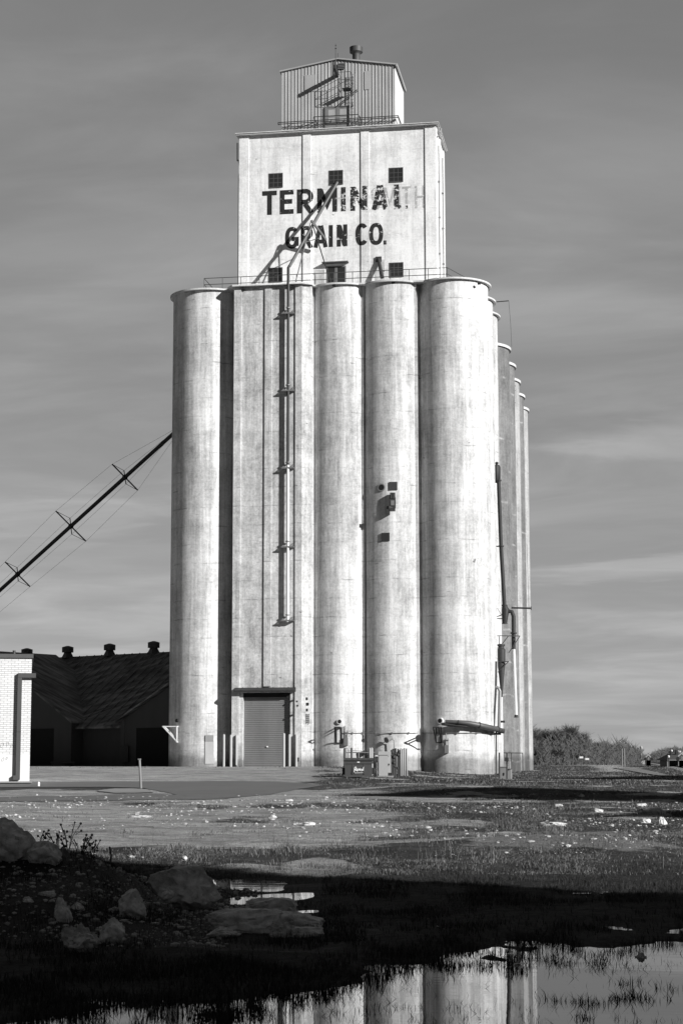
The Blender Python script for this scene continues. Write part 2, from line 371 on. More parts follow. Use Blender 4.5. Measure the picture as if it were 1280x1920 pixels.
# ------------------------------------------------------------------ ground materials (vertex colour R = grass, G = sand, B = wet soil darkened where the shade falls)
def ground_mat():
    t = NT('ground_soil', .95, 0, .1)
    at = t.n.new('ShaderNodeAttribute'); at.attribute_name = 'cover'
    s = t.n.new('ShaderNodeSeparateColor'); t.l.new(at.outputs['Color'], s.inputs[0])
    n1 = t.noise(.9, 8, .7); n2 = t.noise(9, 6, .75); n3 = t.noise(38, 3, .7); n4 = t.noise(.16, 4)
    g = t.ramp(t.m('ADD', s.outputs[0], t.m('MULTIPLY', t.m('SUBTRACT', n1, .5), 1.1)), .38, .62)
    grass = t.m('MULTIPLY', .068, t.m('ADD', .35, t.m('ADD', t.m('MULTIPLY', n2, .8), t.m('MULTIPLY', n1, .5))))
    n3 = t.ramp(n3, .25, .75); n2 = t.ramp(n2, .28, .72); n1 = t.ramp(n1, .28, .72)
    grav = t.m('MULTIPLY', .40, t.m('ADD', .30, t.m('ADD', t.m('MULTIPLY', n3, .65), t.m('ADD', t.m('MULTIPLY', n2, .3), t.m('MULTIPLY', n4, .25)))))
    drift = t.ramp(t.noise((.40, .8, 1), 8, .75, .5), .3, .7); blot = t.ramp(t.noise((.7, 1.0, 1), 8, .78, .8, loc=(4, 2, 0)), .34, .64, .62, 1.18); grav = t.m('MULTIPLY', grav, blot); grass = t.m('MULTIPLY', grass, blot); grav = t.m('MULTIPLY', grav, t.m('ADD', .68, t.m('MULTIPLY', drift, .6))); grass = t.m('MULTIPLY', grass, t.m('ADD', .55, t.m('MULTIPLY', drift, .8)))
    peb = t.ramp(n3, .80, .92)
    grav = t.m('ADD', grav, t.m('MULTIPLY', peb, .12))
    sand = t.m('MULTIPLY', .22, t.m('ADD', .7, t.m('MULTIPLY', n2, .5)))
    sm = t.ramp(t.m('ADD', s.outputs[1], t.m('MULTIPLY', t.m('SUBTRACT', n1, .5), .8)), .4, .7)
    v = t.m('ADD', t.m('MULTIPLY', grav, t.m('SUBTRACT', 1, g)), t.m('MULTIPLY', grass, g))
    v = t.m('ADD', t.m('MULTIPLY', v, t.m('SUBTRACT', 1, sm)), t.m('MULTIPLY', sand, sm))
    mud_shade = t.m('MULTIPLY', .028, t.m('ADD', .4, t.m('MULTIPLY', n2, 1.2)))  # wet soil tone, kept extra dark so the foreground shade goes deep
    v = t.m('ADD', t.m('MULTIPLY', v, t.m('SUBTRACT', 1, s.outputs[2])), t.m('MULTIPLY', mud_shade, s.outputs[2]))
    t.color(v); t.bump(t.m('ADD', n2, t.m('MULTIPLY', n3, .5)), .9, .05); return t.mat
def asphalt_mat(name, base):
    t = NT(name, .9, 0, .2); n = t.noise(.5, 6, .7); n2 = t.noise(25, 4, .7)
    t.color(t.m('MULTIPLY', base, t.m('ADD', .5, t.m('ADD', t.m('MULTIPLY', n, .6), t.m('MULTIPLY', n2, .4))))); return t.mat
M['asphalt'] = asphalt_mat('road_asphalt', .125); M['apron'] = asphalt_mat('concrete_apron', .24); M['pale'] = asphalt_mat('pale_gravel_path', .17); M['gravel'] = asphalt_mat('crushed_gravel', .25)
def water_mat():
    t = NT('still_water', .015, 0, .5); t.bsdf.inputs['Base Color'].default_value = (.006, .006, .006, 1); t.bsdf.inputs['IOR'].default_value = 1.34
    n = t.noise((1.2, 3.2, 1), 3, .5); t.bump(n, .012, .05); return t.mat
M['water'] = water_mat()
def blade_mat(name, lo, hi):
    t = NT(name, .8, 0, .2); g = t.n.new('ShaderNodeNewGeometry'); 
    n = t.noise(1.1, 4); v = t.m('ADD', lo, t.m('MULTIPLY', hi-lo, t.m('MULTIPLY', g.outputs['Random Per Island'], t.m('ADD', .4, t.m('MULTIPLY', n, 1.1))))); t.color(v); return t.mat
M['grass'] = blade_mat('winter_grass_blades', .025, .20); M['marsh'] = blade_mat('shaded_marsh_blades', .010, .05)  # marsh blades: shade put into the colour, darker than the sunlit grass
# ================================================================== TERRAIN
def axis(segs):
    out = []
    for a, b, n in segs: out += list(np.linspace(a, b, n, endpoint=False))
    return np.array(out+[segs[-1][1]])
RA = axis([(-6000,-600,8),(-600,-60,14),(-60,-18,28),(-18,-7,44),(-7,7,150),(7,18,60),(18,60,28),(60,600,14),(600,6000,8)])
DA = np.concatenate([axis([(-400,-20,8),(-20,8,24),(8,40,330),(40,80,130),(80,140,70)]), np.geomspace(141, 9000, 70)])
RR, DD = np.meshgrid(RA, DA)
ZZ = gz(RR, DD)
def cover(r, d):
    u = r/np.maximum(d, 1.0); n = fbm(r*.33+3, d*.20, 4); nn = fbm(r*1.4, d*.6, 3)
    g = .84-.62*sstep(.56, .72, fbm(r*.45+31, d*.30+7, 4))
    gravel = sstep(.07, -.045, u+(n-.5)*.10)*sstep(29.5, 33, d)*(1-sstep(62, 70, d))
    g = g-gravel*.74
    g = g-.40*np.exp(-((d-36.5)/2.2)**2)*sstep(.17, .0, u)*nn*1.4                    # pale strip across
    g = g+.75*gravel*np.exp(-((d-50-(n-.5)*9)/2.6)**2)*sstep(-.15, -.10, u)*np.clip(nn*1.7, 0, 1.2)           # grass streaks in the gravel
    g = g+.62*gravel*np.exp(-((d-41.5-(n-.5)*7)/1.3)**2)*sstep(-.12, -.05, u)*np.clip(nn*1.7, 0, 1.2)
    drive = (1-sstep(-.045, .012, u))*sstep(72, 78, d)*(1-sstep(150, 170, d))
    g = g-drive*.85
    pth = np.exp(-((u-.150-(d-150)*-.00006)/.011)**2)*sstep(110, 160, d)
    g = g-.6*pth
    s = np.exp(-((d-31.2)/1.5)**2-((r-3.6)/1.7)**2)*1.1+.9*np.exp(-((d-30.2)/1.0)**2-((r-4.7)/.8)**2)
    s = s+.6*np.exp(-((d-34.8)/1.1)**2)*sstep(.0, .05, u)
    mud_shade = (1-sstep(24.5, 28.0, d+(n-.5)*3))*.85  # darkened zone ends about where the cast shadow does
    return np.clip(g, 0, 1), np.clip(s, 0, 1), np.clip(mud_shade, 0, 1)
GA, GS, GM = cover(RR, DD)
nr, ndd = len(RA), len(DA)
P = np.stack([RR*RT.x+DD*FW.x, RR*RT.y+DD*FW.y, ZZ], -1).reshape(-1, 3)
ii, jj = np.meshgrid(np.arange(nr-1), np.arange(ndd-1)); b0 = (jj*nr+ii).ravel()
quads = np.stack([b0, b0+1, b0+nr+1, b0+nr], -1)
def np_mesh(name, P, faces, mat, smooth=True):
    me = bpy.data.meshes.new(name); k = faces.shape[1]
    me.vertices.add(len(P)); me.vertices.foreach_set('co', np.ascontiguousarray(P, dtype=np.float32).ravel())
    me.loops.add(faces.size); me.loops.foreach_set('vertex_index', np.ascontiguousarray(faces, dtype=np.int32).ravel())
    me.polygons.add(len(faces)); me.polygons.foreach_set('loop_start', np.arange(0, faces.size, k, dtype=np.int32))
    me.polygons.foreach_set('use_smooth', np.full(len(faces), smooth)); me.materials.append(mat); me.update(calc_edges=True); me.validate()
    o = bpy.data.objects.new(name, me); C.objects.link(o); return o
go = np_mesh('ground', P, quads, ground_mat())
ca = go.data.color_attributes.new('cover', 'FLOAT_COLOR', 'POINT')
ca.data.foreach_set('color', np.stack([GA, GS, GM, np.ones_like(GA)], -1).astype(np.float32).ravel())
tag(go, 'rough ground of grass, gravel and muddy soil in front of the silos', 'ground', kind='structure')
# water: one still sheet at level zero, showing where the ground dips below it
wp = np.array([W(-14, 3.2, 0), W(14, 3.2, 0), W(14, 27.5, 0), W(-14, 27.5, 0)])
tag(np_mesh('water', wp, np.array([[0, 1, 2, 3]]), M['water']), 'still dark puddle water mirroring the silos', 'water', kind='structure')
def sheet(name, far, near, mat, label, lift=.014, n=90, m=12):
    """a strip laid on the ground between two edges given as photo pixels"""
    def samp(pl, t):
        xs = [p[0] for p in pl]; x = xs[0]+(xs[-1]-xs[0])*t; return x, float(np.interp(x, xs, [p[1] for p in pl]))
    V = []
    for i in range(n+1):
        a = ground(*samp(far, i/n)); b = ground(*samp(near, i/n))
        for j in range(m+1):
            p = b.lerp(a, j/m); V.append((p.x, p.y, float(gz(p.dot(RT), p.dot(FW), True))+lift))
    f = np.array([[i*(m+1)+j, (i+1)*(m+1)+j, (i+1)*(m+1)+j+1, i*(m+1)+j+1] for i in range(n) for j in range(m)])
    return tag(np_mesh(name, np.array(V), f, mat), label, 'road', kind='structure')
sheet('road', [(-90,1467),(200,1466),(420,1465),(500,1466),(560,1468),(600,1472)], [(-90,1477),(60,1476.5),(200,1476),(270,1478),(300,1484),(340,1492),(430,1497),(500,1491),(560,1480),(600,1474)], M['asphalt'], 'grey asphalt road curving past the silos')
sheet('road', [(-90,1497.5),(120,1493),(200,1491),(292,1488.5),(330,1490.5),(430,1497.5)], [(-90,1505),(100,1503),(300,1500),(380,1499.5),(430,1498.5)], M['asphalt'], 'narrow asphalt lane on the near side of the grass island', m=4)
sheet('path', [(185,1483),(215,1479.8),(250,1479.5),(270,1480.5),(290,1486)], [(185,1485),(215,1488),(250,1488),(270,1487.8),(290,1487.2)], M['apron'], 'pale concrete apron at the end of the grass island', .03, 20, 3)
sheet('path', [(1150,1440.3),(1180,1441.2),(1200,1442.5),(1225,1448),(1250,1454)], [(1150,1441.2),(1180,1446),(1200,1450),(1225,1454),(1250,1457)], M['pale'], 'pale dirt track leading to the far railway crossing', .05, 30, 5)
# ================================================================== MAIN ELEVATOR
YT = 115.0                                   # plane touched by the front of the corner silos
def az_px(px): v = ray(px, 1435); return math.atan2(v.x, v.y)
def silo_from(pl, pr, yfront):
    """plan circle between two sight lines, its front touching y = yfront"""
    a, b = az_px(pl), az_px(pr); mid, half = (a+b)/2, (b-a)/2
    R = 2.0
    for _ in range(30):
        cy = yfront+R; D = cy/math.cos(mid); R = D*math.sin(half)
    return math.tan(mid)*(yfront+R), yfront+R, R
C4 = silo_from(786, 926, YT); R = C4[2]
C1 = silo_from(316, 455, YT)
def bin_at(pxc, rad, yfront): return (math.tan(az_px(pxc))*(yfront+rad), yfront+rad, rad)
C2 = bin_at(642.5, 2.25, YT+.12); C3 = bin_at(741.5, 2.25, YT)
ZT = onY(849, 519, YT-.2).z                   # top of the roof slab
ZB = ZT-.11
XL, XR = C1[0], C4[0]
Z0 = 0.0
YB = YT-.20                                   # drive bay face
def X_(px, Y, py=1000): return onY(px, py, Y).x
elev = thing('grain_elevator', ((XL+XR)/2, YT, .6), 'tall white concrete grain elevator with faded black lettering on its headhouse', 'grain elevator')
def circ(c, R, n=72, a0=0, a1=2*math.pi): return [(c[0]+R*math.cos(a0+(a1-a0)*k/n), c[1]+R*math.sin(a0+(a1-a0)*k/n)) for k in range(n)]
PITCH_Y = 4.25
silos = [C1, C2, C3, C4]+[(XR, C4[1]+PITCH_Y*k, R) for k in (1, 2)]+[(XL, C1[1]+PITCH_Y*k, R) for k in (1, 2)]
for c in silos: child('silo', MB().prism(circ(c, c[2]), Z0, ZB, 0, True), M['silo'], elev)
YBACK = C4[1]+PITCH_Y*2+R
xb0, xb1 = X_(437, YB), X_(566, YB)
# fill walls between the bins
fw = MB(); fw.box((XL+.3, YT+2.2, Z0), (X_(450, YT), YT+2.9, ZB)); fw.box((XL+.2, YT+1.6, Z0), (XR-.2, YBACK-.4, ZB-.01))
child('bin_wall', fw, M['bay'], elev)
pl = MB()
for a, b, y in ((680, 684.5, .70), (778.5, 784, .66), (583, 588, .62)): pl.box((X_(a, YT+y), YT+y, Z0), (X_(b, YT+y), YT+1.9, ZB-.005))
child('pilaster', pl, M['silo'], elev)
# drive bay: piers, wall over the door, raised ribs
pdT = onY(500, 1299, YB).z; pdB = .4
dx0, dx1 = X_(455.5, YB, 1380), X_(544, YB, 1380)
YBK = YB+2.6
ch = .38
xr = X_(566, YB); xr2 = xr+ch; xr3 = X_(584, YB+ch)
bay = MB()
bay.prism([(xb0, YB), (dx0, YB), (dx0, YBK), (xb0, YBK)], Z0, ZB)
bay.prism([(dx1, YB), (xr, YB), (xr2, YB+.22), (xr3, YB+.30), (xr3, YBK), (dx1, YBK)], Z0, ZB)
bay.box((dx0, YB+.001, pdT), (dx1, YBK, ZB))
child('drive_bay', bay, M['bay'], elev)
ribs = MB()
cz = onY(500, 1287, YB).z
def rib(a, b, z0, t=.085): ribs.box((X_(a, YB), YB-t, z0), (X_(b, YB), YB+.02, ZB-.004))
rib(437, 451, Z0); rib(495.5, 508.5, cz); rib(553.5, 566, Z0)
child('bay_rib', ribs, M['bay'], elev)
# roller door, recessed; slats are geometry
dy = YB+.25
rd = MB(); nsl = 46; zt = pdT-.0; zb = .5
prof = []
for k in range(nsl):
    z = zb+(zt-zb)*k/nsl; h = (zt-zb)/nsl; prof += [(dy+.025, z), (dy, z+h*.25), (dy, z+h*.75)]
prof.append((dy+.025, zt))
v = [(x, y, z) for y, z in prof for x in (dx0+.02, dx1-.02)]
rd.add(v, [(2*i, 2*i+1, 2*i+3, 2*i+2) for i in range(len(prof)-1)])
rdo = child('roller_door', rd, M['roller'], elev)
hd = MB(); p = onY(501, 1400, dy-.03); hd.box((p.x-.05, dy-.06, p.z-.04), (p.x+.05, dy-.005, p.z+.04)); child('handle', hd, M['whitepaint'], rdo)
hb = MB(); hb.box((dx0+.02, dy-.2, pdT-.28), (dx1-.02, dy-.02, pdT-.001)); child('door_housing', hb, M['dark'], rdo)
cn = MB(); ca0, ca1 = X_(438, YB-.5, 1290), X_(552.5, YB-.5, 1290)
zc = onY(500, 1291, YB-.2).z
cn.add([(ca0, YB-.42, zc-.10), (ca1, YB-.42, zc-.10), (ca1, YB-.09, zc+.07), (ca0, YB-.09, zc+.07), (ca0, YB-.42, zc-.20), (ca1, YB-.42, zc-.20), (ca1, YB-.09, zc-.20), (ca0, YB-.09, zc-.20)],
       [(0,1,2,3),(4,7,6,5),(0,4,5,1),(1,5,6,2),(2,6,7,3),(3,7,4,0)])
for k in range(4):
    x = ca0+(ca1-ca0)*(k+.5)/4; cn.bar((x, YB-.44, zc-.12), (x+.02, YB-.1, zc+.085), .05, .03)
child('door_canopy', cn, M['steel'], elev)
# roof slab: one overhanging disc per bin and the bay's own lip
sl = MB(); OV = .22
for k, c in enumerate(silos):
    sl.prism(circ(c, c[2]+OV), ZB+.003*k, ZT+.003*k, 0, True)
sl.prism([(xb0-.55, YT+.1), (xb0-.10, YB-.32), (xr+.05, YB-.32), (xr3+.1, YB+.15), (xr3+.1, YT+3), (xb0-.55, YT+3)], ZB+.0275, ZT+.0275)
sl.prism([(XL, YT+.35), (XR, YT+.35), (XR, YBACK-.3), (XL, YBACK-.3)], ZB+.031, ZT+.031)
child('roof_slab', sl, M['slab'], elev)
sc_ = MB()
for px, py in ((455, 542), (547, 539), (625, 533.5), (736, 528.5), (897, 530)):
    y = YB-.2 if px < 560 else (YT+.3 if px > 880 else YT-.12)
    q = onY(px, py, y); sc_ = MB(); sc_.box((q.x-.10, y+.10, q.z-.08), (q.x+.10, y+.24, q.z+.04)); child('roof_scupper', sc_, M['black'], elev)
# headhouse
YH = YB+2.4
hx0, hx1 = X_(449, YH, 400), X_(817, YH, 400)
zh = onY(640, 241, YH-.2).z
zl0 = ZT+.02
q = onX(832, 400, hx1); YH2 = q.y
hh = MB(); hh.box((hx0, YH, zl0), (hx1, YH2, zh-.081)); child('headhouse', hh, M['white'], elev)
hr = MB()
RIBS = [(449, 466), (568, 583), (677, 692), (797.5, 817)]; RT_ = .07
ribx = []
for a, b in RIBS:
    x0, x1 = X_(a, YH, 400), X_(b, YH, 400)
    if a == 449: x0 = hx0-.03
    if b == 817: x1 = hx1+.03
    ribx.append((x0, x1)); hr.box((x0, YH-RT_, zl0+.001), (x1, YH+.03, zh-.084))
for k, (t0, t1) in enumerate(((.02, .12), (.46, .54), (.9, 1.0))):     # pilasters of the side wall
    hr.box((hx1-.03, YH+(YH2-YH)*t0+.06, zl0+.002), (hx1+.07, YH+(YH2-YH)*t1, zh-.086))
child('headhouse_rib', hr, M['white'], elev)
hroof = MB(); hroof.box((hx0-.2, YH-.28, zh-.08), (hx1+.2, YH2+.2, zh)); child('headhouse_roof', hroof, M['slab'], elev)
hl = MB(); hl.box((hx0-.26, YH-.34, zh+.002), (hx1+.26, YH2+.26, zh+.055)); child('roof_edge', hl, M['slab'], elev)
def window(pxa, pya, pxb, pyb, Y=YH, nx=3, ny=3, depth=.12, bars=.032):
    a = onY(pxa, pyb, Y); b = onY(pxb, pya, Y); x0, x1, z0, z1 = a.x, b.x, a.z, b.z
    f = MB(); t = .05; y0, y1 = Y-.02, Y+.02
    f.box((x0-t, y0, z0-t), (x0, y1, z1+t)); f.box((x1, y0, z0-t), (x1+t, y1, z1+t)); f.box((x0, y0, z1), (x1, y1, z1+t)); f.box((x0, y0-.03, z0-t), (x1, y1, z0))
    for k in range(1, nx): x = x0+(x1-x0)*k/nx; f.box((x-bars/2, Y-.014, z0), (x+bars/2, Y+.01, z1))
    for k in range(1, ny): z = z0+(z1-z0)*k/ny; f.box((x0, Y-.013, z-bars/2), (x1, Y+.009, z+bars/2))
    o = child('window', f, M['frame'], elev)
    g = MB().box((x0, Y-.010, z0), (x1, Y+.012, z1)); child('pane', g, M['glass'], o)
for cx, cy in ((517, 338.5), (629.5, 333), (742, 328)): window(cx-12, cy-13, cx+12, cy+13)
for cx, cy in ((516.5, 515.5), (742.5, 506)): window(cx-12, cy-13, cx+12, cy+13)
a = onY(612, 526, YH); b = onY(648.5, 498, YH)
dm = MB(); dm.box((a.x, YH-.02, zl0+.02), (b.x, YH+.03, b.z)); mx = (a.x+b.x)/2
dm.box((mx-.03, YH-.035, zl0+.03), (mx+.03, YH-.018, b.z)); dor = child('door', dm, M['door'], elev)
gl = MB()
for x0, x1 in ((a.x+.1, mx-.1), (mx+.1, b.x-.08)): gl.box((x0, YH-.03, zl0+.45), (x1, YH-.015, b.z-.08))
child('pane', gl, M['glass'], dor)
cp = MB(); a2 = onY(603, 491, YH-.36); b2 = onY(652, 488, YH-.36); cp.box((a2.x, YH-.38, a2.z-.07), (b2.x, YH-.001, a2.z)); child('door_hood', cp, M['frame'], elev)
ptc = MB()
ptc.box((a.x-.85, YH-.008, zl0+.1), (a.x-.12, YH+.01, b.z-.2)); child('wall_patch', ptc, M['bay'], elev); ptc = MB(); q0 = onY(700, 512, YH); q1 = onY(722, 462, YH)
ptc.box((q0.x+.1, YH-.008, zl0+.3), (q1.x-.05, YH+.01, q1.z-.9)); child('wall_patch', ptc, M['bay'], elev)
# ---- lettering
def stroke(pts, wd, closed=False):
    pts = [Vector(p) for p in pts]; n = len(pts); L = []; Rr = []
    for i in range(n):
        d0 = (pts[i]-pts[i-1]).normalized() if i > 0 else None; d1 = (pts[i+1]-pts[i]).normalized() if i < n-1 else None
        if d0 is None: d0 = d1
        if d1 is None: d1 = d0
        n0 = Vector((-d0.y, d0.x)); n1 = Vector((-d1.y, d1.x)); mm = (n0+n1)
        mm = mm.normalized() if mm.length > 1e-4 else n0
        k = min(1/max(mm.dot(n0), .3), 1.7); L.append(pts[i]+mm*wd/2*k); Rr.append(pts[i]-mm*wd/2*k)
    return [(L[i], Rr[i], Rr[i+1], L[i+1]) for i in range(n-1)]
def arc(cx, cy, rx, ry, a0, a1, n=22, e=.82):
    o = []
    for k in range(n+1):
        a = math.radians(a0+(a1-a0)*k/n); c, s = math.cos(a), math.sin(a)
        o.append((cx+rx*math.copysign(abs(c)**e, c), cy+ry*math.copysign(abs(s)**e, s)))
    return o
def glyph(ch, w_, h, s):
    """centre lines of a letter w_ wide, h high, stroke s"""
    i, x1, y1 = s/2, w_-s/2, h-s/2; mx = w_/2; my = h*.52
    if ch == 'T': return [[(0, y1), (w_, y1)], [(mx, 0), (mx, h-s)]]
    if ch == 'E': return [[(i, 0), (i, h)], [(s, y1), (w_, y1)], [(s, i), (w_, i)], [(s, my), (w_*.9, my)]]
    if ch == 'R':
        yb = h*.45
        return [[(i, 0), (i, h)], [(s, y1)]+[(mx+(x1-mx)*math.sin(math.radians(t)), (y1+yb)/2+(y1-yb)/2*math.cos(math.radians(t))) for t in range(0, 181, 15)]+[(s, yb)], [(mx*1.0, yb-s*.4), (x1+s*.12, 0)]]
    if ch == 'M': return [[(i, 0), (i, h)], [(x1, 0), (x1, h)], [(s*.7, h-s*.3), (mx, h*.25), (w_-s*.7, h-s*.3)]]
    if ch == 'I': return [[(mx, 0), (mx, h)]]
    if ch == 'N': return [[(i, 0), (i, h)], [(x1, 0), (x1, h)], [(s*.7, h-s*.3), (w_-s*.7, s*.3)]]
    if ch == 'A': return [[(i*.9, 0), (mx-s*.12, h)], [(w_-i*.9, 0), (mx+s*.12, h)], [(w_*.24, h*.27), (w_*.76, h*.27)]]
    if ch == 'L': return [[(i, 0), (i, h)], [(s, i), (w_, i)]]
    if ch == 'H': return [[(i, 0), (i, h)], [(x1, 0), (x1, h)], [(s, h/2), (w_-s, h/2)]]
    if ch == 'O': return [arc(mx, h/2, mx-i, h/2-i, 0, 360, 36)]
    if ch == 'C': return [arc(mx, h/2, mx-i, h/2-i, 42, 318, 30)]
    if ch == 'G': return [arc(mx, h/2, mx-i, h/2-i, 42, 338, 30), [(mx*.98, h*.44), (w_, h*.44)], [(x1, h*.12), (x1, h*.38)]]
    if ch == 'S': return [arc(mx, h*.73-i*.4, mx-i, h*.27-i*.6, 30, 270, 16)+arc(mx, h*.27+i*.4, mx-i, h*.27-i*.6, 90, -150, 16)]
    if ch == '.': return [[(0, s/2), (w_, s/2)]]
    return []
planes = [];
edges = [hx0]+[e for rr in ribx for e in rr]+[hx1]
for k in range(len(ribx)): planes.append((ribx[k][0], ribx[k][1], YH-RT_-.006))
for k in range(len(ribx)-1): planes.append((ribx[k][1], ribx[k+1][0], YH-.006))
def letter(ch, x0, x1, z0, h, s, mat, extra=0.0, parent=elev, name='letter'):
    bm = bmesh.new(); k = 0
    for line in glyph(ch, x1-x0, h, s):
        for qd in stroke(line, s):
            vs = [bm.verts.new((x0+p.x, -.0008*k-extra, z0+p.y)) for p in qd]; bm.faces.new(vs)
        k += 1
    out = MB()
    for a, b, y in planes:
        if b < x0-.2 or a > x1+.2: continue
        c = bm.copy()
        for co, no in (((a, 0, 0), (-1, 0, 0)), ((b, 0, 0), (1, 0, 0))):
            bmesh.ops.bisect_plane(c, geom=c.verts[:]+c.edges[:]+c.faces[:], plane_co=co, plane_no=no, clear_outer=True)
        c.verts.index_update()
        out.add([(v.co.x, v.co.y+y, v.co.z) for v in c.verts], [[v.index for v in f.verts] for f in c.faces]); c.free()
    bm.free()
    return child(name, out, mat, parent)
zA0, zA1 = onY(505, 403, YH).z, onY(505, 358, YH).z
zA0, zA1 = zA0, zA1
hA = zA1-zA0; sA = hA*.195
SLOPE = 0
for ch_, a, b, mt in (('T',491.5,519,'ink1'),('E',524.5,550.5,'ink1'),('R',556.5,587.5,'ink1'),('M',594.5,632,'ink1'),('I',638.5,648.5,'ink2'),('N',656.5,688.5,'ink2'),('A',697,727,'ink2'),('L',738.5,752,'ink3')):
    xm = (a+b)/2; z0 = onY(xm, 403-(xm-505)*.0487, YH).z
    letter(ch_, X_(a, YH, 380), X_(b, YH, 380), z0, hA, sA, M[mt])
letter('.', X_(760, YH, 390), X_(764, YH, 390), onY(762, 391, YH).z, hA, .2, M['ink2'])
for ch_, a, b in (('S',695,712),('M',719,742),('I',745,750),('T',753,770),('H',777,796)):
    xm = (a+b)/2; z0 = onY(xm, 404-(xm-505)*.0487, YH).z
    letter(ch_, X_(a, YH, 380), X_(b, YH, 380), z0, hA*.92, sA*.5, M['ghost'], -.003, name='ghost_letter')
zG = onY(547, 467, YH).z; hG = onY(547, 426, YH).z-zG; sG = hG*.185
for ch_, a, b in (('G',534.5,560),('R',564,586.5),('A',588,614),('I',616.5,623.5),('N',631,651),('C',666,690.5),('O',691.5,718),('.',718.5,724)):
    xm = (a+b)/2; z0 = onY(xm, 466.5-(xm-547)*.0455, YH).z
    letter(ch_, X_(a, YH, 445), X_(b, YH, 445), z0, hG if ch_ != '.' else .2, sG, M['ink1'])
# ---- conduit and ladder stub on the headhouse's left edge
lad = MB()
for px in (445, 449): a = onY(px, 268, YH+1.2); b = onY(px, 302, YH+1.2); lad.cyl(a, b, .04, n=6)
lad.tube([onY(447, 300, YH+1.2), onY(450.5, 318, YH+.4), (hx0-.06, YH-.02, onY(450, 330, YH).z), (hx0-.06, YH-.02, zl0)], .04, 6)
child('wall_ladder', lad, M['rail'], elev)
cdt = MB()
for k, t in enumerate((.22, .70)):
    y = YH+(YH2-YH)*t; pts = [(hx1+.10, y+.05*math.sin(j*1.3), zl0+.1+(zh-zl0-1.2)*j/8) for j in range(9)]; cdt.tube(pts, .05, 6)
    for j in range(2, 8, 2): cdt.box((hx1+.005, y-.09, pts[j][2]-.05), (hx1+.16, y+.09, pts[j][2]+.03))
cdt.tube([(hx1+.05, YH+.25, zh-.9), (hx1+.35, YH+.3, zh-.5), (hx1+.36, YH+.3, zh-.2)], .045, 6)
child('conduit', cdt, M['galv'], elev)
# ---- corrugated top house
YP = YH+1.7
tx0, tx1 = X_(528, YP, 180), X_(740, YP, 180)
ze = onY(528.5, 135, YP).z; zpk = onY(633, 113, YP).z; zt0 = zh+.06; txm = (tx0+tx1)/2
q = onX(755.5, 172, tx1); YP2 = q.y
th = MB(); P5 = [(tx0, zt0), (tx1, zt0), (tx1, ze), (txm, zpk), (tx0, ze)]
v = [(x, y, z) for y in (YP, YP2) for x, z in P5]
th.add(v, [(0,1,2,3,4),(9,8,7,6,5),(0,5,6,1),(1,6,7,2),(2,7,8,3),(3,8,9,4),(4,9,5,0)])
pitch = .235
n = int((tx1-tx0)/pitch)
for k in range(n+1):
    x = tx0+pitch*k+.03; zt_ = ze+(zpk-ze)*(1-abs(x-txm)/(txm-tx0))-.02
    th.add([(x-.03, YP+.002, zt0), (x-.014, YP-.036, zt0), (x+.014, YP-.036, zt0), (x+.03, YP+.002, zt0), (x-.03, YP+.002, zt_), (x-.014, YP-.036, zt_), (x+.014, YP-.036, zt_), (x+.03, YP+.002, zt_)],
           [(0,1,5,4),(1,2,6,5),(2,3,7,6),(4,5,6,7)])
n = int((YP2-YP)/pitch)
for k in range(n+1):
    y = YP+pitch*k+.05; th.add([(tx1-.002, y-.045, zt0), (tx1+.05, y-.02, zt0), (tx1+.05, y+.02, zt0), (tx1-.002, y+.045, zt0), (tx1-.002, y-.045, ze-.03), (tx1+.05, y-.02, ze-.03), (tx1+.05, y+.02, ze-.03), (tx1-.002, y+.045, ze-.03)],
           [(0,1,5,4),(1,2,6,5),(2,3,7,6),(4,5,6,7)])
tho = child('top_house', th, M['corr'], elev)
tr = MB()
for s_, xe in ((-1, tx0-.12), (1, tx1+.14)):
    zeo = ze-.03; v = [(xe, YP-.14, zeo), (txm, YP-.14, zpk+.04), (txm, YP2+.15, zpk+.04), (xe, YP2+.15, zeo)]
    v += [(x, y, z+.09) for x, y, z in v]; tr.add(v, [(0,1,2,3),(4,5,6,7),(0,4,5,1),(1,5,6,2),(2,6,7,3),(3,7,4,0)])
tr.box((tx1+.10, YP-.15, ze-.16), (tx1+.20, YP2+.16, ze+.06)); 
child('top_house_roof', tr, M['corr'], elev)
for a, b, c, d in ((571, 140, 590, 172), (683, 133, 694, 168)):
    p0, p1 = onY(a, d, YP-.04), onY(c, b, YP-.04); pt = MB(); pt.box((p0.x, YP-.043, p0.z), (p1.x, YP-.039, p1.z)); child('wall_patch', pt, M['corr'], elev)
da, db = onY(611.5, 236, YP-.09), onY(652, 200, YP-.09); dmx = (da.x+db.x)/2
for x0, x1 in ((da.x, dmx-.05), (dmx+.05, db.x)):
    o = child('door', MB().box((x0, YP-.10, zt0+.02), (x1, YP-.055, db.z)), M['door'], elev)
    pn = MB(); h = db.z-zt0
    for t0, t1 in ((.46, .66), (.70, .93)): pn.box((x0+.14, YP-.108, zt0+h*t0), (x1-.10, YP-.098, zt0+h*t1))
    child('door_panel', pn, M['corr'], o)
fr = MB(); fr.box((da.x-.09, YP-.12, db.z), (db.x+.09, YP-.05, db.z+.08)); fr.box((dmx-.035, YP-.115, zt0), (dmx+.05, YP-.056, db.z)); fr.box((da.x-.09, YP-.12, zt0), (da.x, YP-.05, db.z)); fr.box((db.x, YP-.12, zt0), (db.x+.09, YP-.05, db.z))
child('door_frame', fr, M['galv'], elev)
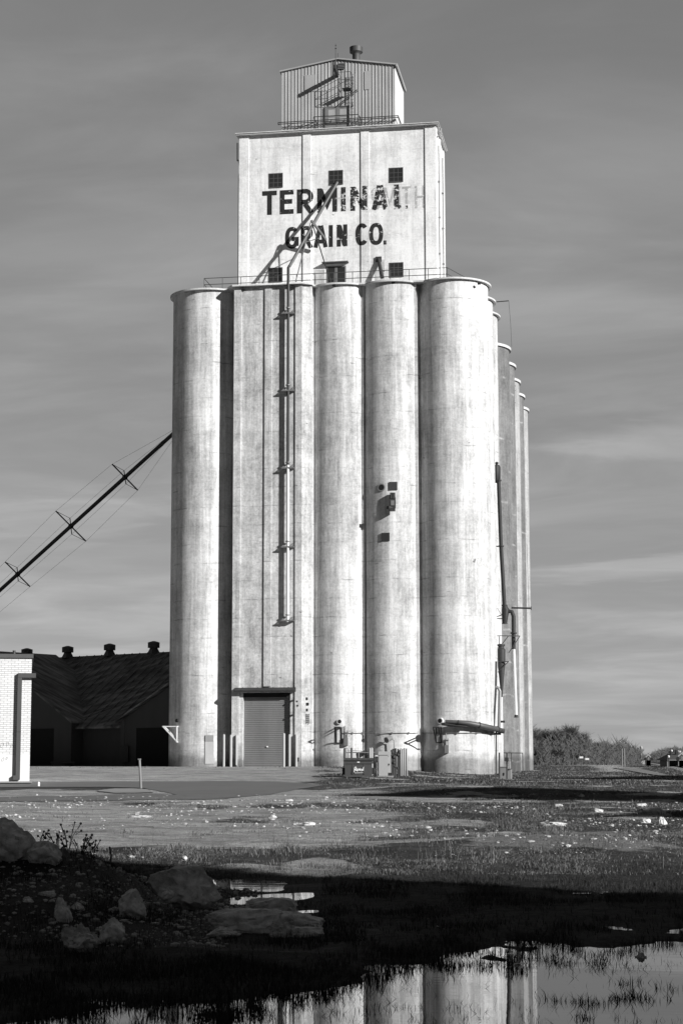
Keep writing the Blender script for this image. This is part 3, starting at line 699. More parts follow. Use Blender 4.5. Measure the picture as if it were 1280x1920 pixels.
# hatch at the gable, hoist beam, balcony, ladder, rails, mast, exhaust
hz_ = MB(); a, b = onY(633, 130, YP-.08), onY(646, 118, YP-.08)
hz_.box((a.x, YP-.09, a.z), (b.x, YP-.05, b.z)); 
for k in range(4): hz_.box((a.x, YP-.11, a.z+.02+k*.11), (b.x, YP-.085, a.z+.07+k*.11), 1)
child('gable_louvre', hz_, [M['dark'], M['galv']], elev)
a = onY(633, 141, YP); hoist = MB(); L_ = 1.6; hoist.box((a.x-.09, YP-L_, a.z-.12), (a.x+.09, YP, a.z+.12)); child('hoist_beam', hoist, M['steel'], elev)
bl = MB(); pa = onY(634, 170, YP-1.05); pb = onY(654, 166, YP-1.05); zf = onY(640, 168, YP).z-.25
x0, x1 = pa.x, pb.x+.1; y0 = YP-1.05
bl.box((x0+.25, y0+.1, zf-.03), (x1-.05, YP-.3, zf))
rb = .018
for zz in (.55, 1.1):
    bl.cyl((x0, y0, zf+zz), (x1, y0, zf+zz), rb, n=6); bl.cyl((x0, y0, zf+zz), (x0, YP, zf+zz), rb, n=6); bl.cyl((x1, y0, zf+zz), (x1, YP, zf+zz), rb, n=6)
for x, y in ((x0, y0), (x1, y0), ((x0+x1)/2, y0), (x0, YP-.1), (x1, YP-.1)): bl.cyl((x, y, zf), (x, y, zf+1.1), rb, n=6)
for x in (x0, x1): bl.bar((x, y0, zf-.02), (x, YP-.06, zf-1.05), .035); bl.bar((x, y0, zf-.015), (x, YP-.06, zf-.015), .035)
bl.bar((x0, YP-.1, zf-1.03), (x1, YP-.1, zf-1.03), .05)
bl.bar((x0+.05, YP-.35, zf-.85), (x1+.35, YP-.35, zf+.05), .05); bl.bar((x0+.05, YP-.1, zf-.85), (x1+.35, YP-.1, zf+.05), .05)
child('balcony', bl, M['steel'], elev)
la = MB(); 
for px in (655.5, 663.5):
    a, b = onY(px, 234, YP-.2), onY(px+.2, 139, YP-.2); la.cyl(a, b, .03, n=6)
a, b = onY(655.5, 234, YP-.2), onY(663.5, 139, YP-.2)
for k in range(17):
    z = a.z+(b.z-a.z)*k/16; la.cyl((a.x, YP-.2, z), (b.x, YP-.2, z), .016, n=5)
child('ladder', la, M['galv'], elev)
rl = MB()
def railing(mb, pts, hts, r=.025, posts=None):
    for h in hts: 
        for p, q_ in zip(pts[:-1], pts[1:]): mb.cyl(p+Vector((0,0,h)), q_+Vector((0,0,h)), r, n=6)
    for p in (posts or pts): mb.cyl(p, p+Vector((0,0,hts[-1])), r, n=6)
zr = onY(640, 223, YP-.3).z
for dz in (0, -.12): 
    rl.cyl((tx0-.2, YP-.3, zr+dz), (tx1+.25, YP-.3, zr+dz), .03, n=6); rl.cyl((tx1+.25, YP-.3, zr+dz), (tx1+.25, YP+2.2, zr+dz), .03, n=6)
for k in range(10): x = tx0-.2+(tx1-tx0+.45)*k/9; rl.bar((x, YP-.3, zr-.06), (x, YP, zr-.06), .04)
p0, p1 = onY(588, 238, YH+.4), onY(672, 236, YH+.4)
zq = zh+.06
A_ = [Vector((p0.x, YH+.35, zq)), Vector((p1.x, YH+.35, zq))]
railing(rl, [Vector((p0.x, YP-.1, zq)), A_[0], A_[1], Vector((p1.x, YP-.1, zq))], (.55, 1.08), .028)
rl.bar((p0.x-2.2, YH+.4, zq+.02), (p0.x+.2, YH+.4, zq+.75), .05); rl.bar((p0.x+3.1, YH+.45, zq+.02), (p1.x+.1, YH+.45, zq+.95), .05)
child('catwalk_railing', rl, M['steel'], elev)
mp_ = MB(); b = onY(629.5, 83, YP-.05); x = b.x; z1 = b.z
mp_.cyl((x, YP-.12, zpk-1.0), (x, YP-.12, z1), .04, .022, 6); mp_.lathe((x, YP-.12, z1-.38), [(.02,0),(.07,.04),(.02,.08)], 8); mp_.lathe((x, YP-.12, z1-.16), [(.02,0),(.05,.04),(.02,.08)], 8)
mp_.cyl((x+.12, YP+.1, zpk), (x+.12, YP+.1, zpk+.55), .03, n=6)
child('lightning_mast', mp_, M['steel'], elev)
ex = MB(); yv = YP+2.4; c = onY(667.5, 108, yv); sca = yv*1.0/F_PX
zb_, zt_ = onY(667.5, 116, yv).z-.3, onY(667.5, 89, yv).z
ex.lathe((c.x, yv, zb_), [(.27, 0), (.27, onY(667, 103, yv).z-zb_), (.30, onY(667,101,yv).z-zb_), (.46, onY(667,98.5,yv).z-zb_), (.47, zt_-zb_-.02), (.40, zt_-zb_)], 24)
child('exhaust_fan', ex, M['vent'], elev)
# ---- roof railing on the silo tops
rr = MB()
ya = YT+.75
zrb = ZT+.03
p = [Vector((X_(383, ya, 520), ya, zrb)), Vector((X_(838, ya, 505), ya, zrb))]
ztop = onY(610, 512, ya).z
n = 13; posts = [p[0].lerp(p[1], k/n) for k in range(n+1)]
hts = ((ztop-zrb)*.5, ztop-zrb)
end = Vector((p[1].x+2.0, ya+5.5, zrb)); 
railing(rr, [p[0], p[1]], hts, .024, posts); railing(rr, [p[1], end], hts, .024, [end])
back = Vector((p[0].x, ya+5.5, zrb)); railing(rr, [p[0], back], hts, .024, [back])
child('roof_railing', rr, M['rail'], elev)
# ---- details on the bin walls
def surf(c, px, py):
    """point of a round bin's wall seen at a pixel, and its outward normal"""
    d = ray(px, py); ox, oy = -c[0], -c[1]; A = d.x**2+d.y**2; B = 2*(ox*d.x+oy*d.y); D = B*B-4*A*(ox*ox+oy*oy-c[2]**2)
    t = (-B-math.sqrt(max(D, 0)))/(2*A); p = E0+d*t
    return p, Vector((p.x-c[0], p.y-c[1], 0)).normalized()
def port(c, px, py, r, name='spout_port', stub=.12, lab=None):
    p, nn = surf(c, px, py); o = MB(); o.cyl(p-nn*.1, p+nn*stub, r*1.35, n=20)
    po = child(name, o, M['greypaint'] if r > .18 else M['silo'], elev); i = MB(); i.cyl(p-nn*.05, p+nn*(stub+.004), r, n=20); child('opening', i, M['dark'], po)
port(C3, 715, 914, .19, stub=.05); port(C2, 636.5, 1353, .125); port(C4, 826.5, 1351.5, .14, stub=.2)
p, nn = surf(C1, 333, 1351); o = MB(); o.cyl(p-nn*.1, p+nn*.10, .12, n=14); child('spout_port', o, M['black'], elev)
def plate(c, px0, py0, px1, py1, mat, name='access_plate', t=.05, out=.0):
    pm, nn = surf(c, (px0+px1)/2, (py0+py1)/2); tt = Vector((-nn.y, nn.x, 0))
    k = (pm-E0).dot(CF)/F_PX; hw = (px1-px0)/2*k/max(abs(tt.dot(RT)), .3); hh_ = (py1-py0)/2*k
    v = [pm+tt*a*hw+UPV*b*hh_+nn*(cc) for cc in (-.12, t+out) for a, b in ((-1,-1),(1,-1),(1,1),(-1,1))]
    return child(name, MB().add(v, [(0,1,2,3),(7,6,5,4),(0,4,5,1),(1,5,6,2),(2,6,7,3),(3,7,4,0)]), mat, elev)
plate(C3, 729.5, 903.5, 744.5, 919, M['steel']); plate(C3, 715, 999, 730, 1014.5, M['steel']); plate(C1, 385, 1378.5, 400.5, 1390, M['greypaint']); plate(C1, 384.5, 1390, 401, 1432, M['bollard'], 'painted_panel', .03)
# dark motor head on bin three
pm, nn = surf(C3, 736, 945); tt = Vector((-nn.y, nn.x, 0)).normalized(); mo = MB()
def ob(c, hx, hy, hz_, mi=0):
    v = [c+tt*a*hx+nn*g*hy+UPV*b*hz_ for g in (-1, 1) for a, b in ((-1,-1),(1,-1),(1,1),(-1,1))]
    mo.add(v, [(0,1,2,3),(7,6,5,4),(0,4,5,1),(1,5,6,2),(2,6,7,3),(3,7,4,0)], mi)
ob(pm+nn*.15+UPV*.05, .19, .20, .34); ob(pm+nn*.22+UPV*.5, .17, .12, .20); ob(pm+nn*.38-UPV*.42, .17, .14, .10); ob(pm+nn*.36+UPV*.02, .11, .02, .16, 1)
for s_ in (-1, 0, 1): mo.cyl(pm+nn*.36+tt*.1*s_+UPV*.32, pm+nn*.36+tt*.1*s_+UPV*.66, .035, n=8)
mo.cyl(pm+nn*.2-UPV*.35, pm+nn*.55-tt*.3-UPV*.30, .12, n=12)
child('sampler_motor', mo, [M['steel'], M['galv']], elev)
# slender conduit round the foot of the bins
cdp = MB()
pts = []
for c, xs in ((C2, (652, 660, 670, 678)), (C3, (692, 705, 720, 735, 750, 765, 776)), (C4, (793, 806, 820, 838, 856, 874, 892, 908, 920))):
    for px in xs:
        p, nn = surf(c, px, 1374.5); pts.append(p+nn*.07)
pts = [pts[0]+Vector((-.12, -.02, -.55)), pts[0]+Vector((-.1, 0, -.15))]+pts
for a, b in zip(pts[:-1], pts[1:]): cdp.cyl(a, b, .022, n=6)
for q in pts[3::2]: cdp.box((q.x-.035, q.y-.03, q.z-.06), (q.x+.035, q.y+.06, q.z+.06))
child('conduit', cdp, M['galv'], elev)
for c, px, y0, y1 in ((C2, 649, 1383, 1398), (C4, 837.5, 1397, 1412)):
    p, nn = surf(c, px, (y0+y1)/2); k = (p-E0).dot(CF)/F_PX; b = MB(); h = (y1-y0)*k
    b.box((p.x-.12, p.y-.26, p.z-h/2), (p.x+.12, p.y+.05, p.z+h/2)); b.cyl((p.x-.05, p.y-.1, p.z+h/2), (p.x-.05, p.y-.1, p.z+h/2+.75), .03, n=8); b.cyl((p.x+.07, p.y-.1, p.z+h/2), (p.x+.07, p.y-.1, p.z+h/2+.45), .025, n=8)
    b.box((p.x-.14, p.y-.16, p.z+h/2+.3), (p.x+.14, p.y+.06, p.z+h/2+.34)); child('switch_box', b, M['galv'], elev)
def fit(a_, b_): child('wall_fitting', MB().box(a_, b_), M['steel'], elev)
for px, py, s_ in ((575.5, 1310, .12), (577, 1320, .16), (576, 1331, .1)):
    p = onY(px, py, YB+.25); fit((p.x-s_/2, YB+.12, p.z-.08), (p.x+s_/2, YB+.36, p.z+.08))
p = onY(577, 1340, YB+.22); sm = MB()
for k in range(5): sm.bar((p.x-.10, YB+.14, p.z-k*.12), (p.x+.10, YB+.14, p.z-k*.12), .03)
for s_ in (-.1, .1): sm.bar((p.x+s_, YB+.14, p.z+.05), (p.x+s_, YB+.14, p.z-.6), .03)
child('cable_rack', sm, M['steel'], elev)
p = onY(558.5, 1424, YB-.1); fit((p.x-.07, YB-.14, p.z-.12), (p.x+.07, YB-.08, p.z+.12))
for px, py in ((557, 1315), (558, 1323), (547, 1314), (547, 1341)): p = onY(px, py, YB-.09); fit((p.x-.045, YB-.11, p.z-.05), (p.x+.045, YB-.0, p.z+.05))
# rod with hanging wire off the far bin's roof
da_ = MB(); y = C4[1]+PITCH_Y*1.6; a, b = onY(918, 567, y), onY(953, 564, y); da_.cyl(a, b, .035, n=6); e = onY(958.5, 650, y); da_.tube([b, b.lerp(e, .5)+Vector((.03, 0, 0)), e], .012, 5); 
child('roof_davit', da_, M['steel'], elev)
# ================================================================== GREY ANNEX
annex_b = (XR, YT+26, .7)
ann = thing('silo_annex', annex_b, 'row of bare grey concrete silos receding behind the white elevator', 'silo row')
RA_ = 2.80
def onZ(px, py, z): d = ray(px, py); return E0+d*((z-EYE)/d.z)
AT = ZT-.02
tops = [onZ(*p, AT) for p in ((960, 653), (970, 685), (975.5, 714), (982, 741), (987, 768))]
axr = sum(p.x for p in tops)/5; ax = axr-RA_-.14; y0a = tops[0].y; dya = (tops[4].y-tops[0].y)/4
print('ANNEX', [tuple(round(c, 2) for c in p) for p in tops], XR+R)
for k in range(5):
    cy = y0a+dya*k; c = (ax, cy, RA_)
    child('silo', MB().prism(circ(c, RA_), 0, AT-.2, 0, True), M['grey'] if k not in (2, 4) else M['grey2'], ann)
    child('silo_roof', MB().prism(circ(c, RA_+.14), AT-.2+.003*k, AT+.003*k, 0, True), M['slab'], ann)
bw = MB().box((ax-1.5, y0a, 0), (ax+1.2, y0a+23, ZT-.4)); child('bin_wall', bw, M['grey'], ann)
ft = MB(); q = onY(940, 1440, y0a-RA_); ft.box((ax-2.0, y0a-RA_-.25, 0), (ax+2.6, y0a, 1.6)); child('footing', ft, M['silo'], ann)
# ================================================================== DOWNSPOUT, CHUTE, DUST DUCT
p0 = onY(632, 342, YH-.05); yel = YB-.27; p1 = onY(540.5, 502, yel); p2 = onY(535, 1166, yel)
ds = thing('grain_downspout', (p2.x, yel, p2.z), 'long steel downspout running from the headhouse window down the drive bay', 'spout')
zm = onY(537, 872, yel).z
child('upper_pipe', MB().tube([p1+Vector((.06, .05, .12)), p1, Vector((p1.x, yel, zm))], .098, 12), M['steel'], ds)
child('lower_pipe', MB().tube([Vector((p1.x, yel, zm)), Vector((p1.x, yel, p2.z))], .096, 12), M['whitepipe'], ds)
child('sloping_pipe', MB().tube([p0, p0.lerp(p1, .5), p1+Vector((.06, .05, .10))], [.115, .10, .10], 12), M['spout'], ds)
ap = onY(583.5, 413, YH-1.45)
fm = MB(); f1 = onY(553, 524, YB+.25); f2 = onY(620, 524, YB+.25); f1.z = f2.z = ZT+.03
fm.bar(ap, f1, .055); fm.bar(ap, f2, .055); mid = p0.lerp(p1, .50); fm.bar(ap, onY(611, 450, YH-.75), .13, .13); fm.bar(ap+Vector((0,0,.03)), onY(591, 424, YH-1.3), .09)
fm.bar(onY(569, 455, YH-1.75), onY(600, 446, YH-1.2), .05)
child('prop_frame', fm, M['steel'], ds)
for py in (587, 732, 877, 1025, 1163):
    q = onY(537, py, yel); bk = MB(); x = p1.x
    bk.box((x-.42, yel-.10, q.z-.05), (x+.42, yel-.04, q.z+.03)); bk.box((x-.42, yel-.10, q.z-.06), (x+.42, YB, q.z-.05))
    for s_ in (-.3, .3):
        bk.add([(x+s_-.07, yel-.05, q.z+.03), (x+s_+.07, yel-.05, q.z+.03), (x+s_, YB, q.z+.30), (x+s_-.07, yel-.03, q.z+.03), (x+s_+.07, yel-.03, q.z+.03), (x+s_+.03, YB, q.z+.30)], [(0,1,2),(3,5,4),(0,2,5,3),(1,4,5,2),(0,3,4,1)])
    bk.cyl((x, yel, q.z+.32), (x, yel, q.z+.37), .16, n=12)
    child('bracket', bk, M['galv'], ds)
ck = MB(); a = onY(709.5, 486, YH-.02); b = onY(716, 520, YH-.85); ck.tube([a, b], [.12, .14], 12); ck.box((a.x-.2, YH-.10, a.z-.2), (a.x+.2, YH-.001, a.z+.16))
single('chute', ck, M['steel'], b, 'short dark chute leaning out of the headhouse wall beside the lower right window', 'chute')
# external dust duct at the right flank
YQ = C4[1]+PITCH_Y*1.35
duct = thing('dust_duct', onY(945, 1170, YQ), 'black steel dust duct with hooded top on the elevator right flank', 'duct')
a = onY(931, 900, YQ); b = onY(931, 872, YQ); k = (a-E0).dot(CF)/F_PX
hd = MB(); hd.lathe((a.x, YQ, a.z), [(.13, -.2), (.24, .05), (.25, b.z-a.z-.15), (.17, b.z-a.z), (.09, b.z-a.z+.02), (.09, b.z-a.z+.12), (.17, b.z-a.z+.13), (.02, b.z-a.z+.24)], 8); hd.box((a.x-.36, YQ-.2, a.z+.0), (a.x-.2, YQ+.2, b.z+.1)); child('hood', hd, M['black'], duct)
q1 = onY(934, 901, YQ); q2 = onY(938.5, 1024, YQ); q3 = onY(945, 1135, YQ)
pp = MB(); pp.tube([q1, q2, q3], .135, 12)
for q in (q2, q3, q1): pp.cyl(q-UPV*.04, q+UPV*.04, .2, n=12)
child('riser', pp, M['black'], duct)
jn = MB(); j0 = onY(947, 1143, YQ); j1 = onY(945.5, 1168, YQ); jn.tube([q3, j0, j1], [.15, .26, .16], 10); jn.cyl(j1, j1-UPV*.06, .19, n=12); e1 = onY(959, 1147, YQ); e2 = onY(962, 1156, YQ); e3 = onY(962, 1217, YQ)
jn.tube([j0-UPV*.2, onY(954, 1146, YQ), e1, e2, e3], .135, 12); m1 = onY(962, 1187, YQ); jn.cyl(m1-UPV*.04, m1+UPV*.04, .22, n=12); child('junction', jn, M['black'], duct)
child('white_drop', MB().tube([onY(962.3, 1217, YQ), onY(967, 1342, YQ)], .11, 12), M['whitepipe'], duct)
cpp = MB(); c = onY(967, 1344, YQ); cpp.lathe((c.x, YQ, c.z), [(.15, -.05), (.12, .12), (.04, .2)], 10); child('outlet_cap', cpp, M['black'], duct)
ar = MB(); a, b = onY(958, 1139.5, YQ), onY(995, 1140.5, YQ); ar.cyl(a, b, .06, n=8); ar.cyl(b-UPV*.12, b+UPV*.12, .03, n=6); t_ = onY(990, 1110, YQ); ar.tube([onY(991, 1140, YQ), t_, onY(987, 1020, YQ)], .012, 5)
g0 = onY(926, 1158, YQ); ar.bar(g0, onY(948, 1150, YQ), .06); ar.bar(onY(926, 1160, YQ), onY(943, 1160, YQ), .06); ar.bar(onY(920, 1173, YQ-1), onY(929, 1160, YQ), .05); ar.bar(onY(926, 1133, YQ), onY(940, 1153, YQ), .025); ar.bar(onY(922, 1024, YQ), onY(937, 1024.5, YQ), .07)
child('support_arm', ar, M['steel'], duct)
bf = MB()
for y_ in (YQ-.25, YQ+.45):
    a, b, c = onY(928, 1192, y_), onY(974, 1192.5, y_), onY(953, 1224, y_); bf.bar(a, b, .05); bf.bar(b, c, .05)
    bf.bar(onY(935, 1193, y_), onY(935, 1208, y_), .05); bf.bar(onY(952, 1193, y_), onY(941, 1207, y_), .05)
bf.bar(onY(973, 1192.3, YQ-.25), onY(973, 1192.3, YQ+.45), .05); child('bracket_frame', bf, M['steel'], duct)
YC = YQ-.1
cyc = thing('dust_cyclone', onY(941, 1307, YC), 'dark cone-shaped dust cyclone hung beside the white corner silo', 'cyclone')
c0 = onY(940, 1307, YC); zz = lambda py: onY(940, py, YC).z-c0.z
cy_ = MB(); cy_.lathe((c0.x, YC, c0.z), [(.05, 0), (.06, .06), (.27, zz(1242)), (.29, zz(1218)), (.20, zz(1215)), (.20, zz(1212)), (.27, zz(1211)), (.27, zz(1208)), (.05, zz(1207))], 20); child('cone', cy_, M['steel'], cyc)
iv = MB(); iv.tube([onY(929, 1222, YC), onY(935, 1217, YC), onY(939, 1217, YC)], .15, 10); child('inlet', iv, M['galv'], cyc)
br = MB(); br.bar(onY(928, 1240, YC-.3), onY(953, 1240.5, YC-.3), .06); br.bar(onY(952, 1241, YC-.3), onY(929, 1264, YC-.3), .05); child('bracket', br, M['steel'], cyc)
# elbow, slim uprights and the fat inclined tube round the corner silo
inc = thing('inclined_tube', surf(C4, 850, 1356)[0], 'fat grey conveyor tube sloping round the corner silo near its foot', 'conveyor tube')
tp = []
for px, py in ((838, 1353.5), (858, 1354.5), (872, 1356), (890, 1360), (906, 1364.5), (918, 1367.5)):
    p, nn = surf(C4, px, py); tp.append(p+nn*.5)
tp.append(onY(934, 1369, C4[1]+.4)); tp.append(onY(945, 1371, C4[1]+.5))
child('tube', MB().tube(tp, [.13, .13, .16, .17, .175, .175, .175, .16], 14), M['spout'], inc)
lk = MB(); 
for t_ in (1, 3, 5): lk = MB(); lk.cyl(tp[t_]-(tp[t_+1]-tp[t_-1]).normalized()*.03, tp[t_]+(tp[t_+1]-tp[t_-1]).normalized()*.03, .20 if t_ > 1 else .15, n=14); child('clamp', lk, M['steel'], inc)
lk = MB()
pz = surf(C4, 829, 1357)[0]; lk.tube([pz+Vector((0, -.15, -.02)), tp[0]+Vector((0, -.02, -.15)), tp[2]-UPV*.24], [.09, .11, .08], 10)
child('feed_pipe', lk, M['steel'], inc)
er = MB(); ye = C4[1]+.5; er.tube([onY(928, 1288, ye), onY(934, 1290, ye), onY(936.5, 1296, ye), onY(935, 1365, ye)], .11, 10); child('riser', er, M['galv'], inc)
up = MB(); up.tube([onY(925, 1363, ye), onY(929, 1290, ye), onY(929.5, 1240, ye)], .07, 8); up.cyl(onY(924, 1370, ye), onY(923.5, 1408, ye), .08, n=8); up.cyl(onY(929.5, 1372, ye), onY(929.5, 1452, ye), .05, n=8); up.box(tuple(onY(923, 1378, ye)), tuple(onY(938, 1374, ye)+Vector((0, .3, 0)))); up.cyl(onY(937, 1353, ye), onY(946, 1353, ye), .07, n=8)
child('upright', up, M['steel'], inc)
# wall brackets with two triangular sides
def tri_bracket(c, px, py, size, out, label, group, mat, nv=None):
    p, nn = surf(c, px, py); nn = nv or nn; tt = Vector((-nn.y, nn.x, 0)).normalized()
    m_ = MB(); hh2 = size
    for s_ in (-.17, .17):
        o = p+tt*s_; m_.bar(o+nn*.02, o-UPV*hh2+nn*.02, .07); m_.bar(o, o+nn*out, .06); m_.bar(o+nn*out, o-UPV*hh2, .06)
    m_.bar(p-tt*.2+nn*out, p+tt*.2+nn*out, .07); m_.bar(p-tt*.2-UPV*hh2+nn*.04, p+tt*.2-UPV*hh2+nn*.04, .06); m_.bar(p-tt*.2+nn*.04, p+tt*.2+nn*.04, .06)
    return single('wall_bracket', m_, mat, p, label, 'bracket', group)
WBG = 'triangular wall brackets on the silo feet'
tri_bracket(C2, 635.5, 1364, 1.0, 1.15, 'triangular steel bracket below the spout hole left of the dumpster', WBG, M['steel'], Vector((.05, -1, 0)).normalized())
tri_bracket(C4, 822, 1364, .95, 1.15, 'triangular steel bracket just below the fat sloping tube', WBG, M['steel'], Vector((-.05, -1, 0)).normalized())
tri_bracket(C1, 334.5, 1362, 1.0, 1.0, 'white triangular bracket sticking out left from the corner silo', WBG, M['whitepaint'], Vector((-1, .12, 0)).normalized())
# flood lamp on bin three
lm = MB(); p, nn = surf(C3, 733, 1385); lm.cyl(p+nn*.3+Vector((.05, 0, .05)), p+nn*.62+Vector((-.22, -.1, -.1)), .13, .19, 14); lm.tube([p, p+nn*.3, p+nn*.3+Vector((.2, 0, -.1)), p+nn*.3+Vector((.24, 0, -.9))], .03, 6)
single('flood_lamp', lm, M['galv'], p, 'grey flood lamp on the silo above the electrical cabinet', 'lamp')
# ================================================================== LONG SPOUT TO THE WAREHOUSE
s0 = onD(345, 795, 131); s1 = onD(-150, 1243, 147)
gs = thing('guyed_spout', s1, 'long black guyed grain spout slanting down to the left from the silos', 'spout')
child('pipe', MB().tube([s0, s1], .145, 10), M['black'], gs)
axv = (s1-s0).normalized(); v1 = axv.cross(Vector((0, 0, 1))).normalized(); v2 = v1.cross(axv).normalized()
ws = MB(); arms = []; prev = None
tip0 = [s0]*4
L_ = (s1-s0).length
for i, (px, py, sz) in enumerate(((234, 893, 1.3), (133, 985, 1.55), (33, 1075, 1.3), (-75, 1173, 1.1))):
    d1 = ray(px, py); t = min((k/2000 for k in range(2001)), key=lambda t: abs((s0.lerp(s1, t)-E0).normalized().dot(d1.normalized())-1))
    c = s0.lerp(s1, t); sp = MB(); tips = []
    for a, sc2, th_ in ((v2*.8-v1*.6, 1.05, .085), (v2*.9+v1*.35, .55, .06), (-v2*.8+v1*.6, 1.05, .085), (-v2*.9-v1*.35, .55, .06)):
        tip = c+a.normalized()*sz*sc2; sp.bar(c, tip, th_); tips.append(tip)
    sp.bar(tips[0], tips[1], .028); sp.bar(tips[2], tips[3], .028)
    sp.cyl(c-axv*.10, c+axv*.10, .19, n=10)
    child('spreader', sp, M['black'], gs)
    for k in range(4): ws.tube([tip0[k], tips[k]], .009, 4)
    tip0 = tips
for k in range(4): ws.tube([tip0[k], s1], .009, 4)
child('guy_wire', ws, M['steel'], gs)
# ================================================================== WAREHOUSE behind, in the silos' shade
ua = math.radians(62)
U = Vector((-math.sin(ua), math.cos(ua), 0)); Nf = Vector((-math.cos(ua), -math.sin(ua), 0))     # along the ridge, and out of the front wall
rp = onD(316, 1222, 136); zr_ = rp.z
ze_ = onD(180, 1353, 129).z
run = 7.6
wh = thing('warehouse', rp-UPV*(zr_-1.0)+Nf*run, 'dark gabled warehouse with sagging sheet roof in the shade behind the silos', 'warehouse')
def WP(u, n, z): p = rp+U*u+Nf*n; return Vector((p.x, p.y, z))
u0, u1 = -14, 34
hl_ = MB(); v = [WP(u0, run-.3, .2), WP(u1, run-.3, .2), WP(u1, -run+.3, .2), WP(u0, -run+.3, .2), WP(u0, run-.3, ze_), WP(u1, run-.3, ze_), WP(u1, -run+.3, ze_), WP(u0, -run+.3, ze_), WP(u0, 0, zr_-.15), WP(u1, 0, zr_-.15)]
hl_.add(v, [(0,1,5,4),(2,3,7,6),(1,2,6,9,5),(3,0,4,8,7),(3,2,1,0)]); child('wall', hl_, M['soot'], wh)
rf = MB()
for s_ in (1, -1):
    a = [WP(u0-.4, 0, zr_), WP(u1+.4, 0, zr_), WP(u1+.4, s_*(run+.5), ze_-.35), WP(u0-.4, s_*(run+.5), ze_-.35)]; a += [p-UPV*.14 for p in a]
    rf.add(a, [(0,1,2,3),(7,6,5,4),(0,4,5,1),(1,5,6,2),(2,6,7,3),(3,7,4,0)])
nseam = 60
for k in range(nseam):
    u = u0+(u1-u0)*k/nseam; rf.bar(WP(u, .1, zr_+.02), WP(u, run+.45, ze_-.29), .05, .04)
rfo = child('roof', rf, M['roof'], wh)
rpch = MB(); rpch.add([WP(1.2, 2.4, zr_-2.4*(zr_-ze_)/run+.06), WP(1.6, 2.4, zr_-2.4*(zr_-ze_)/run+.06), WP(1.6, 4.6, zr_-4.6*(zr_-ze_)/run+.06), WP(1.2, 4.6, zr_-4.6*(zr_-ze_)/run+.06)], [(0,1,2,3)]); child('skylight', rpch, M['frame'], rfo)
# ridge ventilators
for px in (50, 126.5, 205.5, 287.5):
    best = min((k*.05-6 for k in range(700)), key=lambda u: abs((WP(u, 0, zr_)-E0).dot(RT)/(WP(u, 0, zr_)-E0).dot(CF)*F_PX+640-px)); b = WP(best, 0, zr_-.1); vt = MB()
    vt.lathe(b, [(.52, 0), (.30, .42), (.30, .5)], 4); vt.lathe(b, [(.0, .44), (.46, .45), (.46, .85), (.30, .9), (.1, .96)], 12); child('ridge_vent', vt, M['vent'], wh)
# two cross gables
def ucoord(px, n):
    return min((k*.05-14 for k in range(960)), key=lambda u: abs((WP(u, n, 4)-E0).dot(RT)/(WP(u, n, 4)-E0).dot(CF)*F_PX+640-px))
for (pk, ev, side) in ((316+62, 226, 1), (-25, 134, -1)):
    nn_ = run+.9; ue = ucoord(ev, nn_); up_ = ucoord(pk, nn_); uo = 2*up_-ue; D = (WP(ue, nn_, 0)-E0).dot(FW)
    zE = onD(ev, 1352, D).z; pkpx, pkpy = (314, 1289) if side == 1 else (59, 1292)
    uk = ucoord(pkpx, nn_); zk = onD(pkpx, pkpy, (WP(uk, nn_, 0)-E0).dot(FW)).z; zP = zE+(zk-zE)*(up_-ue)/(uk-ue)
    g = MB(); n0 = run-5
    v = [WP(ue, nn_, .2), WP(uo, nn_, .2), WP(uo, nn_, zE), WP(up_, nn_, zP), WP(ue, nn_, zE), WP(ue, n0, .2), WP(uo, n0, .2), WP(uo, n0, zE), WP(up_, n0, zP), WP(ue, n0, zE)]
    g.add(v, [(0,1,2,3,4),(9,8,7,6,5),(0,5,6,1),(1,6,7,2),(2,7,8,3),(3,8,9,4),(4,9,5,0)])
    g.box((0,0,0),(0.001,.001,.001)) if False else None
    wg = child('gable_wing', g, M['soot'], wh)
    r2 = MB()
    for e_, z_ in ((ue, zE), (uo, zE)):
        dv = .35*(1 if e_ > up_ else -1); sl_ = (zP-z_)/(up_-e_)
        a = [WP(up_, nn_+.35, zP+.05), WP(e_+dv, nn_+.35, z_+.05+sl_*dv), WP(e_+dv, n0-1, z_+.05+sl_*dv), WP(up_, n0-1, zP+.05)]; a += [p+UPV*.12 for p in a]
        r2.add(a, [(0,1,2,3),(7,6,5,4),(0,4,5,1),(1,5,6,2),(2,6,7,3),(3,7,4,0)])
    child('wing_roof', r2, M['roof'], wg)
    d2 = MB(); 
    for t0, t1 in ((.1, .3), (.36, .64), (.7, .9)):
        a_, b_ = ue+(uo-ue)*t0, ue+(uo-ue)*t1; q = [WP(a_, nn_+.03, .3), WP(b_, nn_+.03, .3), WP(b_, nn_+.03, zE-.5), WP(a_, nn_+.03, zE-.5)]; q += [p-Nf*.06 for p in q]; d2.add(q, [(0,1,2,3),(7,6,5,4),(0,4,5,1),(1,5,6,2),(2,6,7,3),(3,7,4,0)])
    child('sliding_door', d2, M['dark'], wg)
